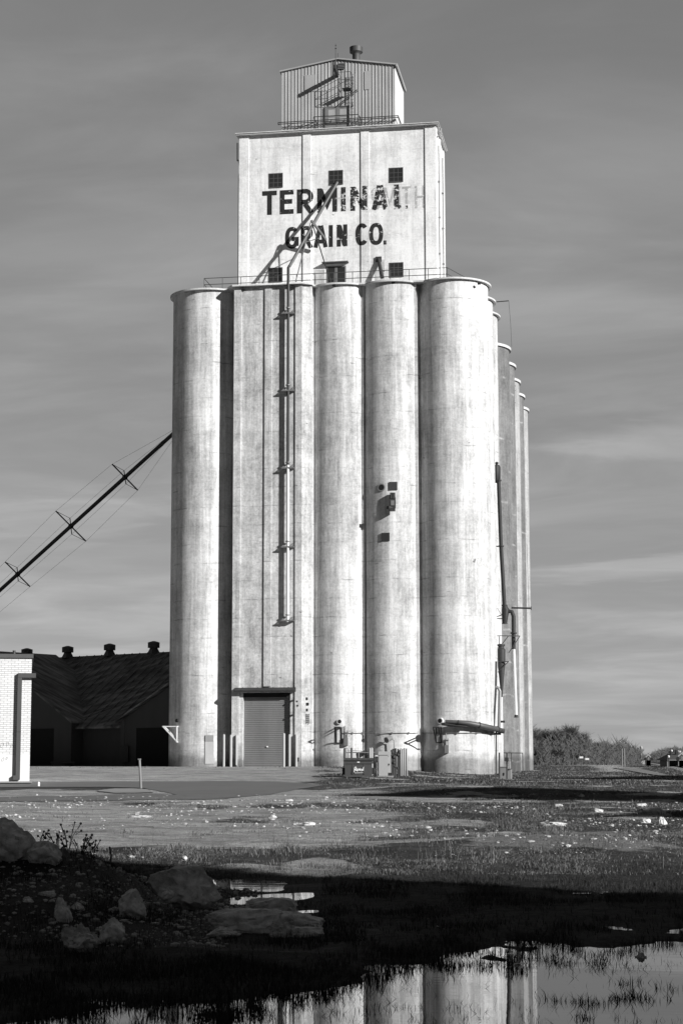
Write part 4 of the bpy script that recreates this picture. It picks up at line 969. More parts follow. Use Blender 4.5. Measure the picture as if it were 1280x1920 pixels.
# trestle/loading dock in front of warehouse
dk = MB(); a = onD(95, 1439, 128.5); b = onD(140, 1439, 128.2); a.z = gz_at(a); zk_ = onD(110, 1428, a.dot(FW)).z
dk.box((a.x, a.y, zk_-.12), (b.x, a.y+2.0, zk_)); 
for x in (a.x+.1, (a.x+b.x)/2, b.x-.1): dk.box((x-.06, a.y+.1, .5), (x+.06, a.y+.25, zk_-.12))
single('loading_dock', dk, M['soot'], a, 'low dark loading dock against the warehouse front', 'dock')
ebx = MB(); a = onD(232, 1439, 126.5); a.z = gz_at(a); ebx.box((a.x-.3, a.y, a.z+.3), (a.x+.3, a.y+.3, a.z+1.4)); ebx.cyl((a.x, a.y+.15, a.z+1.4), (a.x, a.y+.15, a.z+3.4), .03, n=6); ebx.bar((a.x, a.y+.15, a.z), (a.x, a.y+.15, a.z+.35), .1)
single('meter_box', ebx, M['soot'], a, 'small meter box with a thin mast in front of the dark warehouse', 'meter box')
# ================================================================== WHITE BRICK BUILDING
g = ground(52, 1470); D0 = g.dot(FW)
bang = math.radians(-3.5)       # its front turned a little so that the right end wall stays out of sight
bx = onD(57, 1400, D0)
bb = bpy.data.objects.new('brick_building', None); C.objects.link(bb); bb.location = (bx.x, bx.y, g.z-.25); bb.rotation_euler = (0, 0, AZ+math.radians(10))
tag(bb, 'white painted brick building cut off at the left edge', 'building'); bb['_b'] = (0, 0, 0)
hB = onD(20, 1234, D0).z-(g.z-.25)
kpx = D0*math.cos(TH)/F_PX
m_ = MB().box((-12, 0, 0), (0, 8, hB)); child('wall', m_, M['brick'], bb)
m_ = MB().box((-12.1, -.08, hB), (.06, 8.1, hB+.16)); rfb = child('roof', m_, M['frame'], bb)
child('roof_pipe', MB().cyl((-.72, .3, hB+.16), (-.72, .3, hB+.32), .06, n=8), M['steel'], rfb)
m_ = MB().box((-12, -.06, .0), (.07, -.0, .30)); m_.box((-12, -.14, .30), (.1, -.0, .36)); child('plinth', m_, M['apron'], bb)
z = lambda py: onD(40, py, D0).z-bb.location.z
xx = lambda px: (px-57)*kpx
dc = MB(); dc.box((xx(31.5), -.17, .42), (xx(39.5), -.03, z(1263))); dc.box((xx(32), -.18, z(1271)), (xx(65), -.025, z(1262.5))); dc.box((xx(27), -.20, .42), (xx(37.5), -.035, .60)); dc.box((xx(31.2), -.19, z(1372)), (xx(39.8), -.02, z(1371)))
child('wall_duct', dc, M['vent'], bb)
def scrib(pts, par, mat, r=.005):
    s = MB()
    for line in pts: s.tube([Vector(p) for p in line], r, 4)
    return child('scribble', s, mat, par)
lines = []
for cx, cy, s_ in ((4, 1397, 1), (14, 1395, .8), (21, 1398, .7), (6, 1424, .8), (13, 1422, .6)):
    lines.append([(xx(cx+s_*7*math.sin(k*.55)*.5+k*.25), -.012, z(cy+s_*9*math.cos(k*.62)*.5)) for k in range(11)])
[scrib([l_], bb, M['apron']) for l_ in lines]
# short white stub post, leaning road post
a = ground(73, 1474.5); m_ = MB(); k = a.dot(FW)*math.cos(TH)/F_PX; m_.lathe(a-UPV*.05, [(2.3*k, 0), (2.3*k, 9.5*k), (1.6*k, 10.5*k), (.3*k, 11*k)], 12)
single('stub_post', m_, M['whitepaint'], a, 'short white stub post at the foot of the brick building', 'post')
a = ground(265, 1478); b = onD(261.8, 1423, a.dot(FW)); m_ = MB(); m_.tube([a-UPV*.1, b], .045, 8); m_.box((b.x-.05, b.y-.05, b.z-.03), (b.x+.05, b.y+.05, b.z+.01))
single('marker_post', m_, M['greypaint'], a, 'thin leaning marker post at the tip of the grass island', 'post')
# ================================================================== DOOR BOLLARDS
BLAB = ['pale steel bollard leftmost of those left of the roller door', 'pale steel bollard between the shaded recess and the door pier', 'pale bollard closest to the left jamb of the roller door', 'pale bollard standing before the right half of the roller door', 'pale bollard at the right jamb of the roller door', 'pale steel bollard rightmost of those by the roller door']
for i, (px, dyy, top) in enumerate(((419.5, 2.7, 1377), (432.7, 2.5, 1378), (443, .14, 1378.5), (532, 2.8, 1375), (542.5, 2.5, 1377), (555, .13, 1377))):
    Y = YB-dyy; a = onY(px, 1437, Y); a.z = gz_at(a); b = onY(px, top, Y); m_ = MB(); m_.lathe((a.x, Y, a.z-.05), [(.085, 0), (.085, b.z-a.z), (.06, b.z-a.z+.05), (.01, b.z-a.z+.065)], 12)
    single('bollard', m_, M['bollard'], a, BLAB[i], 'bollard', 'bollards beside the roller door')
# ================================================================== YARD EQUIPMENT
g = ground(672, 1459); D1 = g.dot(FW); k = D1*math.cos(TH)/F_PX
du = bpy.data.objects.new('dumpster', None); C.objects.link(du); du.location = g; du.rotation_euler = (0, 0, AZ); tag(du, 'dark dumpster with white script on its front before the second silo', 'dumpster'); du['_b'] = (0, 0, 0)
hw = 25.5*k; hD = 31*k
m_ = MB(); m_.add([(-hw, 0, .05), (hw, 0, .05), (hw, 1.4, .05), (-hw, 1.4, .05), (-hw, -.05, hD), (hw, -.05, hD), (hw, 1.5, hD*1.08), (-hw, 1.5, hD*1.08)], [(3,2,1,0),(4,5,6,7),(0,1,5,4),(1,2,6,5),(2,3,7,6),(3,0,4,7)])
m_.box((-hw-.05, -.08, hD-.10), (hw+.05, -.04, hD)); 
for x in (-.42*hw, .42*hw): m_.box((x-.035, -.05, hD*.25), (x+.035, -.02, hD*.9))
child('body', m_, M['dump'], du)
m_ = MB(); m_.add([(-hw-.06, -.1, hD+.005), (hw+.06, -.1, hD+.005), (hw+.06, 1.55, hD*1.08+.03), (-hw-.06, 1.55, hD*1.08+.03)]+[(-hw-.06, -.1, hD+.07), (hw+.06, -.1, hD+.07), (hw+.06, 1.55, hD*1.08+.1), (-hw-.06, 1.55, hD*1.08+.1)], [(3,2,1,0),(4,5,6,7),(0,1,5,4),(1,2,6,5),(2,3,7,6),(3,0,4,7)]); child('lid', m_, M['black'], du)
for s_ in (-1, 1): m_ = MB(); m_.box((s_*hw, .1, hD*.22), (s_*(hw+.12), .5, hD*.62)); child('lift_pocket', m_, M['black'], du)
sl_ = []
def sq(pts): sl_.append([(x*hw, -.058, hD*zz_) for x, zz_ in pts])
sq([(-.33,.36),(-.30,.62),(-.22,.68),(-.17,.6),(-.22,.52),(-.30,.5)]); sq([(-.26,.5),(-.12,.42),(-.05,.55),(-.12,.57),(-.1,.43),(0,.46)]); sq([(0,.46),(.02,.56),(.08,.56),(.1,.44),(.16,.48)]); sq([(.16,.48),(.2,.56),(.27,.5),(.2,.43),(.3,.5),(.36,.68),(.3,.44),(.38,.48)])
s = MB()
for line in sl_: s.tube([Vector(p) for p in line], .022, 5)
s.box((-.1*hw, -.085, hD*.93), (.08*hw, -.078, hD*.985)); s.add([(-.3*hw, -.053, hD*.27), (.32*hw, -.053, hD*.29), (.33*hw, -.053, hD*.38), (-.3*hw, -.053, hD*.36)], [(0,1,2,3)], 1)
child('script_sign', s, [M['whitepaint'], M['greypaint']], du)
# white electrical cabinet
g = ground(720, 1457); D2 = g.dot(FW); k2 = D2*math.cos(TH)/F_PX
ec = bpy.data.objects.new('electrical_cabinet', None); C.objects.link(ec); ec.location = g; ec.rotation_euler = (0, 0, AZ); tag(ec, 'pale electrical cabinet right of the dumpster', 'cabinet'); ec['_b'] = (0, 0, 0)
X2 = lambda px: (px-720)*k2
Z2 = lambda py: (1457-py)*k2
m_ = MB(); m_.box((X2(710), 0, .06), (X2(727), .8, Z2(1416))); m_.box((X2(727.2), .1, .2), (X2(733), .7, Z2(1418))); m_.box((X2(709), -.04, Z2(1416)+.0), (X2(733), .85, Z2(1409.5))); child('body', m_, M['cab'], ec)
m_ = MB(); m_.box((X2(708), -.05, -.1), (X2(738), .9, .055)); child('base_pad', m_, M['apron'], ec)
m_ = MB(); m_.box((X2(727), .0, Z2(1435)), (X2(730), .09, Z2(1432))); m_.box((X2(709.3), -.02, .1), (X2(709.9), 0, Z2(1416))); child('latch', m_, M['steel'], ec)
ws_ = MB(); a = onD(705.5, 1423, D2+1.2); kk = k2*1.01; ws_.box((a.x-2.6*kk, a.y, a.z), (a.x+2.6*kk, a.y+.02, a.z+6.8*kk)); o = MB(); 
so = single('warning_sign', ws_, M['whitepaint'], a, 'small white warning sign left of the electrical cabinet', 'sign')
so['_b'] = tuple(a); m_ = MB(); m_.tube([(a.x-1.2*kk, a.y-.005, a.z+5*kk), (a.x, a.y-.005, a.z+3.4*kk), (a.x+1.2*kk, a.y-.005, a.z+5*kk)], .012, 4); m_.tube([(a.x, a.y-.005, a.z+3.4*kk), (a.x, a.y-.005, a.z+1.6*kk)], .012, 4); child('symbol', m_, M['black'], so)
m_ = MB(); m_.cyl((a.x, a.y+.05, gz_at(a)), (a.x, a.y+.05, a.z+6*kk), .03, n=6); child('post', m_, M['galv'], so)
# meter manifold
mf = thing('gas_manifold', ground(742, 1455), 'tangle of dark pipes and valves between the cabinet and the steel posts', 'manifold')
b = ground(742, 1455); Dm = b.dot(FW); m_ = MB(); zz = lambda px, py: onD(px, py, Dm)
for px, t, r_ in ((734, 1406, .05), (737, 1404, .06), (741, 1403, .05), (739, 1412, .04), (746, 1404, .045), (749, 1408, .035)): m_.tube([zz(px, 1456), zz(px+.3, 1430), zz(px, t)], r_, 8)
child('pipe', m_, M['steel'], mf); m_ = MB()
for px, py, r_ in ((735, 1410, .09), (738, 1419, .11), (741, 1413, .09), (738, 1430, .10), (740, 1437, .08), (746, 1415, .1), (748, 1410, .09), (745, 1440, .07)): c = zz(px, py); m_.lathe(c-UPV*r_, [(r_*.4, 0), (r_, r_*.6), (r_, r_*1.4), (r_*.4, r_*2)], 8)
m_.bar(zz(733, 1414), zz(751, 1413), .05); m_.bar(zz(736, 1436), zz(747, 1441), .05); child('valve', m_, M['steel'], mf)
PLAB = ['first galvanised post right of the dark valve pipes', 'second galvanised post from the valve pipes', 'third galvanised post from the valve pipes, close to its neighbours', 'rightmost galvanised post of the tight row by the third silo']
for i, (px, t) in enumerate(((751.5, 1403), (754.8, 1404), (758.2, 1402.5), (762.4, 1403))):
    b = ground(px, 1455-i*.1); e = onD(px, t, b.dot(FW)); m_ = MB(); h = e.z-b.z; m_.lathe(b-UPV*.05, [(.05, 0), (.05, h), (.03, h+.04), (.005, h+.05)], 10); single('steel_post', m_, M['galv'], b, PLAB[i], 'post', 'guard posts by the valve pipes')
GLAB = ['thin guard post behind the dumpster left end', 'thin guard post behind the middle of the dumpster', 'left one of two close pale posts at the dumpster right end', 'right one of two close pale posts at the dumpster right end']
for i, (px, t) in enumerate(((645.7, 1402), (659, 1401.5), (693.5, 1402), (697.2, 1401.5))):
    a = ground(px, 1452 if i < 2 else 1455); D = a.dot(FW)+(2.2 if i < 2 else 1.0); a = onD(px, 1450, D); a.z = gz_at(a); e = onD(px, t, D); h = e.z-a.z; m_ = MB(); m_.lathe(a-UPV*.05, [(.05, 0), (.05, h), (.02, h+.05)], 10); single('steel_post', m_, M['bollard'] if i > 1 else M['steel'], a, GLAB[i], 'post', 'guard posts round the dumpster')
gr = MB(); Dg = ground(672, 1452).dot(FW)+3; 
for py in (1411,): gr.cyl(onD(648, py, Dg), onD(751, py, Dg), .03, n=6)
for px in (652, 672, 697, 715, 735, 751): e = onD(px, 1411, Dg); gr.cyl((e.x, e.y, gz_at(e)), e, .03, n=6)
for py in (1403, 1406.5): gr.cyl(onD(648, py, Dg), onD(693, py, Dg), .006, n=4)
e = onD(648, 1402, Dg); gr.cyl((e.x, e.y, gz_at(e)), e, .03, n=6); gr.cyl(onD(650, 1402, Dg), onD(654, 1411, Dg), .02, n=5)
single('guard_rail', gr, M['galv'], (e.x, e.y, gz_at(e)), 'thin pipe guard rail behind the dumpster and cabinet', 'railing')
# control cabinet and stakes at the right corner
g = ground(944, 1461); D3 = g.dot(FW); k3 = D3*math.cos(TH)/F_PX; cc = bpy.data.objects.new('control_cabinet', None); C.objects.link(cc); cc.location = g; cc.rotation_euler = (0, 0, AZ-.2); cc['_b'] = (0, 0, 0); tag(cc, 'grey control cabinet at the right corner of the white elevator', 'cabinet')
m_ = MB(); m_.box((-7.5*k3, 0, -.1), (6*k3, .7, 22*k3)); m_.box((6.2*k3, .1, 0), (13*k3, .6, 18*k3)); m_.box((-8*k3, -.03, 22*k3), (6.5*k3, .75, 23.5*k3)); child('body', m_, M['greypaint'], cc)
m_ = MB(); m_.box((-.4*k3, -.03, 7*k3), (1.0*k3, -.002, 12*k3)); m_.box((6.8*k3, .02, 18.2*k3), (12.8*k3, .5, 19.4*k3)); child('latch', m_, M['black'], cc)
for px, t, lab in ((935.5, 1411, 'thin dark stake left of the grey control cabinet'), (949.8, 1411, 'thicker dark stake standing in front of the grey control cabinet')):
    a = ground(px, 1461.5); e = onD(px, t, a.dot(FW)); m_ = MB(); m_.cyl(a-UPV*.05, e, .04, n=8); 
    if px > 940: m_.box((a.x-.09, a.y-.08, a.z+.9), (a.x+.09, a.y+.06, a.z+1.1)); m_.cyl(e-UPV*.55, e-UPV*.5, .06, n=8)
    single('stake', m_, M['steel'], a, lab, 'post', 'stakes at the control cabinet')
a = ground(948, 1450); pr = MB(); D = YT+14
pr.cyl(onY(938, 1411.5, D), onY(980, 1412, D), .03, n=6)
for px in (938, 958, 979): e = onY(px, 1412, D); pr.cyl((e.x, e.y, .5), e, .03, n=6)
single('pipe_rail', pr, M['steel'], (onY(958, 1412, D).x, D, .7), 'thin pipe rail in front of the grey silos', 'railing')
# ================================================================== ROCKS
def rock(sx, sy, sz, seed, cuts=9, rough=.16, sub=4, boxy=False):
    rg = random.Random(seed); bm = bmesh.new(); bmesh.ops.create_icosphere(bm, subdivisions=sub, radius=1)
    planes = []
    for _ in range(cuts):
        n_ = Vector((rg.uniform(-1, 1), rg.uniform(-1, 1), rg.uniform(-.6, 1))).normalized(); planes.append((n_, rg.uniform(.58, .86)))
    off = Vector((seed*3.1, seed*1.7, seed*.9))
    for v in bm.verts:
        p = v.co.copy()
        if boxy: p *= 1.0/(abs(p.x)**7+abs(p.y)**7+abs(p.z)**7)**(1/7)
        for n_, d in planes:
            if boxy: d += .38
            q = p.dot(n_)
            if q > d: p -= n_*(q-d)*.97
        p *= 1+rough*1.25*(noise.fractal(p*1.6+off, .8, 2, 4))
        p += p.normalized()*(rough*.5+.03)*noise.fractal(p*5+off, .6, 2, 5)
        cr_ = 1-abs(noise.noise(p*2.3+off*1.3)); p -= p.normalized()*.09*cr_**8; p += p.normalized()*.05*noise.noise(p*9+off)
        v.co = Vector((p.x*sx, p.y*sy, p.z*sz))
    m_ = MB(); bm.verts.index_update(); m_.add([v.co for v in bm.verts], [[v.index for v in f.verts] for f in bm.faces], 0, sub > 3); bm.free(); return m_
ROCKS = [  # centre px, bottom py, width px, height px, tilt, label, material, cuts, rough
 (20, 1612, 105, 66, .35, 'big smooth boulder cut by the left edge on the mound top', 'rock', 4, .12),
 (84, 1621, 62, 44, .0, 'rounded boulder second from the left edge on the mound top', 'rock', 4, .12),
 (352, 1692, 124, 66, .22, 'largest dark boulder beside the small far puddle', 'rock', 10, .10),
 (250, 1722, 52, 52, .3, 'pale pointed boulder on the mound left of the largest boulder', 'rock', 10, .10),
 (211, 1768, 52, 46, -.1, 'faceted boulder at the mound foot right of the crumbly lump', 'rock', 12, .08),
 (147, 1786, 62, 46, .1, 'crumbly rough lump lowest on the mound slope', 'rubble', 5, .24),
 (117, 1732, 30, 46, -.35, 'narrow upright stone on the mound slope', 'rock', 8, .14),
 (144, 1712, 26, 20, .1, 'small dull stone right of the narrow upright one', 'rock', 6, .15),
 (54, 1697, 20, 16, .1, 'small pale stone lying on the left of the mound', 'rock', 6, .15),
 (88, 1683, 28, 11, -.1, 'thin flat stone high on the mound', 'rock', 7, .12),
 (508, 1716, 84, 30, .0, 'flat slab topmost of the stone heap in the wet ground', 'rock', 10, .08),
 (460, 1748, 116, 40, -.05, 'long low slab at the left of the stone heap', 'rock', 9, .12),
 (552, 1744, 92, 30, .1, 'long slab on the right of the stone heap', 'rock', 10, .09),
 (577, 1758, 50, 18, .0, 'short block at the right foot of the stone heap', 'rock', 10, .08),
 (526, 1757, 34, 24, .15, 'small rough block in front of the stone heap middle', 'rubble', 7, .2),
 (420, 1757, 56, 18, .0, 'thin stone at the left foot of the stone heap', 'rock', 8, .12),
 (310, 1686, 26, 20, .0, 'small stone tucked under the largest boulder', 'rock', 7, .15),
 (1218, 1529, 40, 14, .0, 'largest pale block on the sunlit grass at the right', 'rubble', 9, .14),
 (1239, 1529, 14, 9, .0, 'small pale stone just right of the largest block', 'rubble', 7, .15),
 (1211, 1545, 14, 9, .0, 'dull grey stone below the largest pale block', 'rock', 7, .15),
 (1241, 1550, 16, 17, .3, 'upright pointed stone at the right edge of the grass', 'rock', 8, .12),
 (1036, 1551, 42, 9, .0, 'long low pale slab in the middle of the right grass', 'rubble', 9, .14),
 (1201, 1512, 18, 5, .0, 'thin flat stone above the largest pale block', 'rubble', 8, .12),
 (1090, 1496, 9, 8, .0, 'lone white stone near the shadow band', 'rubble', 8, .12),
 (1046, 1513, 14, 5, .0, 'small flat pale stone left of the middle grass', 'rubble', 8, .12),
 (1121, 1524, 15, 7, .2, 'tilted pale chunk between the long slab and the largest block', 'rubble', 8, .16),
 (510, 1537, 17, 9, .1, 'pale cracked stone on the gravel below the drive', 'rubble', 9, .16),
 (580, 1549, 20, 7, .0, 'flat pale stone right of the cracked stone on the gravel', 'rubble', 9, .14),
 (541, 1503, 14, 4, .0, 'little flat white stone at the road edge', 'rubble', 8, .12),
 (346, 1613, 10, 8, .0, 'lone pale stone in the grass at the shadow edge', 'rubble', 7, .14),
 (802, 1554, 12, 5, .0, 'small pale stone in grass below the electrical cabinet', 'rubble', 7, .14),
 (69, 1492, 6, 4, .0, 'tiny white stone on the grass island', 'rubble', 7, .14),
 (262, 1534, 36, 5, .0, 'flat broken pale slab lying in the left gravel', 'rubble', 9, .2),
 (1205, 1812, 26, 22, .0, 'dark clod standing in the pond', 'rock', 5, .25),
]
for i, (px, py, wpx, hpx, tilt, lab, mt, cuts, rg_) in enumerate(ROCKS):
    g = ground(px, py-min(hpx*.15, 3)); D = g.dot(FW); k = D*math.cos(TH)/F_PX; ww, hh3 = wpx*k*.56, hpx*k*.62
    m_ = rock(ww, min(ww, max(hh3, ww*.6))*.9, hh3, i+2, cuts, rg_, 4 if wpx > 24 else 3, any(k_ in lab for k_ in ('slab', 'block', 'flat', 'chunk')))
    c = onD(px, py-hpx*.46, D); o = m_.build('boulder' if wpx > 45 else 'stone', M[mt], None, Vector((0, 0, 0))); o.location = (c.x, c.y, c.z); o.rotation_euler = (0, tilt, AZ+random.uniform(-.2, .2)); tag(o, lab, 'boulder' if wpx > 45 else 'stone', 'stones lying about the yard')
# small rubble and pebbles nobody could count
def scatter_stones(name, n, region, smin, smax, mat, label, seed):
    rg = np.random.default_rng(seed); tm = bmesh.new(); bmesh.ops.create_icosphere(tm, subdivisions=1, radius=1); tv = np.array([v.co for v in tm.verts]); tm.verts.index_update(); tf = np.array([[v.index for v in f.verts] for f in tm.faces]); tm.free()
    r, d = region(rg, n); n = len(r); z = gz(r, d)
    s = smin*(smax/smin)**(rg.random(n)**2.6); sc3 = np.stack([s*rg.uniform(.8, 1.5, n), s*rg.uniform(.7, 1.2, n), s*rg.uniform(.4, .8, n)], -1)
    V = tv[None]*(1+.28*(rg.random((n, len(tv), 1))-.5)); V = V*sc3[:, None]; a = rg.random(n)*6.28; ca_, sa = np.cos(a)[:, None], np.sin(a)[:, None]
    x = V[..., 0]*ca_-V[..., 1]*sa; y = V[..., 0]*sa+V[..., 1]*ca_
    Wx = r*RT.x+d*FW.x; Wy = r*RT.y+d*FW.y
    V = np.stack([x+Wx[:, None], y+Wy[:, None], V[..., 2]+(z+sc3[:, 2]*.2)[:, None]], -1).reshape(-1, 3)
    F_ = (tf[None]+(np.arange(n)*len(tv))[:, None, None]).reshape(-1, 3)
    tag(np_mesh(name, V, F_, mat, False), label, 'rubble', kind='stuff')
def reg_lit(rg, n):
    d = rg.uniform(29, 60, n*3); r = rg.uniform(-.2, .21, n*3)*d; nz = fbm(r*.5+8, d*.28, 3); u = r/d
    keep = (nz > .53-.05*rg.random(n*3)) & (rg.random(n*3) < np.where(u > .05, .9, .8)) & ~((d > 62))
    return r[keep][:n], d[keep][:n]
scatter_stones('rubble', 3600, reg_lit, .006, .055, M['pebble'], 'scattered pale rubble and pebbles on the sunlit ground', 5)
def reg_mound(rg, n):
    d = rg.uniform(15.8, 23.5, n); r = rg.uniform(-5.5, -1.0, n); return r, d
scatter_stones('rubble', 4200, reg_mound, .008, .045, M['chip'], 'small dark rubble covering the mound at the left', 6)
# ================================================================== GRASS
def blades(name, r, d, h, wd, lean, mat, label, seed):
    rg = np.random.default_rng(seed); n = len(r); z = gz(r, d)
    x = r*RT.x+d*FW.x; y = r*RT.y+d*FW.y; a = rg.random(n)*6.28; ln_ = lean*h*rg.random(n); b = rg.random(n)*6.28
    wx, wy = np.cos(a)*wd/2, np.sin(a)*wd/2
    p0 = np.stack([x-wx, y-wy, z-.01], -1); p1 = np.stack([x+wx, y+wy, z-.01], -1)
    mx_, my_ = x+np.cos(b)*ln_*.3, y+np.sin(b)*ln_*.3
    p2 = np.stack([mx_+wx*.7, my_+wy*.7, z+h*.6], -1); p3 = np.stack([mx_-wx*.7, my_-wy*.7, z+h*.6], -1); p4 = np.stack([x+np.cos(b)*ln_, y+np.sin(b)*ln_, z+h], -1)
    V = np.stack([p0, p1, p2, p3, p4], 1).reshape(-1, 3); o = np.arange(n)*5
    F1 = np.stack([o, o+1, o+2], -1); F2 = np.stack([o, o+2, o+3], -1); F3 = np.stack([o+3, o+2, o+4], -1)
    return tag(np_mesh(name, V, np.concatenate([F1, F2, F3]), mat, False), label, 'grass', kind='stuff')
rg = np.random.default_rng(11)
def lit_grass(n, d0, d1):
    d = d0*(d1/d0)**rg.random(n); r = rg.uniform(-.215, .215, n)*d; g_, s_, m_ = cover(r, d)
    clump = fbm(r*1.6+9, d*.9, 3); clump2 = fbm(r*3.5+19, d*1.6, 3); keep = rg.random(n) < np.clip((g_-.25)*1.5, .25*np.clip((clump2-.58)*8, 0, 1), 1)*np.clip((clump-.32)*3.2, .08, 1)*(1-s_*.85)
    # keep the road and the apron clear
    u = r/d*F_PX*math.cos(TH)**-1+640
    keep &= ~((d > 57) & (d < 100) & (u < 590) & (g_ < .9))
    return r[keep], d[keep]
r, d = lit_grass(480000, 25.5, 75); n = len(r); tall = (fbm(r*.6+2, d*.4, 3) > .60); hn = np.clip((fbm(r*2.2+7, d*1.1, 3)-.3)*4, .35, 2.2)
h = hn*rg.uniform(.012, .045, n)*(1+tall*rg.uniform(.2, 1.1, n))
blades('grass', r, d, h, rg.uniform(.005, .012, n)*(d/32)**.8, 1.3, M['grass'], 'short winter grass on the sunlit yard', 12)
r, d = lit_grass(60000, 75, 240); n = len(r)
blades('grass', r, d, rg.uniform(.03, .09, n), rg.uniform(.03, .06, n)*(d/110)**.5, .8, M['grass'], 'rough grass round the foot of the silos and beyond', 13)
# tall dry stalks at the shadow's edge
NS = 420; d = rg.uniform(26.5, 36, NS); r = np.where(rg.random(NS) < .6, rg.normal(1.2, .9, NS), rg.uniform(-3.5, 6, NS)); blades('grass', r, d, rg.uniform(.08, .30, NS), .006, .5, M['grass'], 'tall dry stalks along the shadow edge', 14)
# marsh grass in the foreground and pond, its colour darkened for the shade
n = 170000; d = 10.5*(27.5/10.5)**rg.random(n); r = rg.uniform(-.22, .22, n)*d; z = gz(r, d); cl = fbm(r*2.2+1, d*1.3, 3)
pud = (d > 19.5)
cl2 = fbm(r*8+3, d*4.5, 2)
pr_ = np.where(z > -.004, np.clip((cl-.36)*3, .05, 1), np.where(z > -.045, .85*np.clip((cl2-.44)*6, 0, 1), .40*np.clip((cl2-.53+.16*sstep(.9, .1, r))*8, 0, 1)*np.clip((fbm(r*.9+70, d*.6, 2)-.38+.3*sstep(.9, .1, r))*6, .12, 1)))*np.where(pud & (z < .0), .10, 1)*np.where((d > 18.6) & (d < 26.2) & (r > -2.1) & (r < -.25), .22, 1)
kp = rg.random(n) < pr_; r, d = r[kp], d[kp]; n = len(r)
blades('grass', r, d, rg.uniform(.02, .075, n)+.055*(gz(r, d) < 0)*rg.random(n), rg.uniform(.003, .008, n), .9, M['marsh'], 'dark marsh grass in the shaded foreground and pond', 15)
# seed-headed weeds on the mound
WLAB = ['dried weed with round seed heads beside the second boulder', 'dried seed-head weed leaning right on the mound top', 'tall dried weed highest against the lit gravel', 'spreading dried weed in the middle of the mound top', 'short dried weed at the right of the mound top', 'single dark dried stalk right of the seed-head weeds']
for i, (px, py, hp, nst) in enumerate(((70, 1602, 46, 7), (108, 1606, 48, 6), (128, 1604, 62, 6), (150, 1606, 44, 8), (172, 1606, 36, 7), (206, 1618, 34, 1))):
    a = W(0, 0); D = 20.3; c = onD(px, py, D); rr_ = c.dot(RT); zb_ = float(gz(rr_, D)); b = RT*rr_+FW*D+UPV*zb_; k = D/F_PX; rg2 = random.Random(i); st = MB(); hd_ = []
    for s_ in range(nst):
        top = onD(px+rg2.uniform(-22, 26)*(nst > 1), py-hp*rg2.uniform(.35, 1), D+rg2.uniform(-.3, .3)); st.tube([b-UPV*.03, b.lerp(top, .5)+Vector((rg2.uniform(-.02, .02), 0, .02)), top], .0045 if nst > 1 else .012, 4)
        for q_ in ([top]+([b.lerp(top, .75)+RT*rg2.uniform(-.06, .06)] if nst > 1 else [])):
            rr3 = rg2.uniform(.010, .016); hd_.append(MB().lathe(q_-UPV*rr3, [(rr3*.3, 0), (rr3, rr3*.7), (rr3*.9, rr3*1.4), (rr3*.2, rr3*2)], 6)); st.tube([b.lerp(top, .6), q_], .003, 4)
    wd_ = thing('weed', b, WLAB[i], 'weed', 'dried weeds on the mound'); child('stem', st, M['weed'], wd_); [child('seed_head', x_, M['weed'], wd_) for x_ in hd_]
# ================================================================== FAR TREES
def tree_mesh(seed, H, spread, twigs, ntrunk=1):
    rg2 = random.Random(seed); tr_ = MB(); V = []; Fc = []
    def limb(p, dirv, L, r_, lev):
        segs = 3; pts = [p]; q = p; dv = dirv
        for s_ in range(segs):
            dv = (dv+Vector((rg2.uniform(-.22, .22), rg2.uniform(-.22, .22), rg2.uniform(-.02, .16)))).normalized(); q = q+dv*L/segs; pts.append(q)
        tr_.tube(pts, [r_*(1-.18*i) for i in range(4)], 4 if lev else 6)
        if lev < 3:
            for c in range(rg2.randint(3, 4)):
                t = rg2.uniform(.35, 1); b = pts[min(int(t*3), 2)].lerp(pts[min(int(t*3)+1, 3)], t*3-int(t*3) if t < 1 else 1)
                nd = (dv+Vector((rg2.uniform(-1, 1), rg2.uniform(-1, 1), rg2.uniform(-.1, .7)))*spread).normalized(); limb(b, nd, L*rg2.uniform(.55, .75), r_*.55, lev+1)
        else: tipsL.append((q, dv, L))
    tipsL = []
    for k in range(ntrunk): limb(Vector((rg2.uniform(-.3, .3)*(ntrunk > 1), rg2.uniform(-.3, .3)*(ntrunk > 1), 0)), Vector((rg2.uniform(-.4, .4)*(ntrunk > 1), 0, 1)).normalized(), H*.36, H*.018, 0)
    cr = MB()
    for q, dv, L in tipsL:
        for c in range(twigs):
            nd = (dv*.6+Vector((rg2.uniform(-1, 1), rg2.uniform(-1, 1), rg2.uniform(-.5, .9)))).normalized(); b = q-dv*L*rg2.random(); e = b+nd*H*rg2.uniform(.06, .16); sd_ = nd.orthogonal().normalized()*H*.0032
            cr.add([b-sd_, b+sd_, e], [(0, 1, 2)]); m2 = b.lerp(e, .5); nd2 = (nd+Vector((rg2.uniform(-1, 1), rg2.uniform(-1, 1), rg2.uniform(-1, 1)))*.8).normalized(); cr.add([m2-sd_*.8, m2+sd_*.8, m2+nd2*H*.07], [(0, 1, 2)])
    zm = max(v[2] for v in cr.v); q = 10/zm
    for mb in (tr_, cr): mb.v = [(x*q, y*q, z*q) for x, y, z in mb.v]
    return tr_, cr
TV = [tree_mesh(s, 10, sp, 9, nt) for s, sp, nt in ((1, .75, 2), (2, .85, 3), (3, .7, 1), (4, .95, 3))]
tmeshes = []
for tr_, cr in TV:
    a = tr_.build('trunk', M['bark']); b = cr.build('crown', M['twig']); tmeshes.append((a.data, b.data)); bpy.data.objects.remove(a); bpy.data.objects.remove(b)
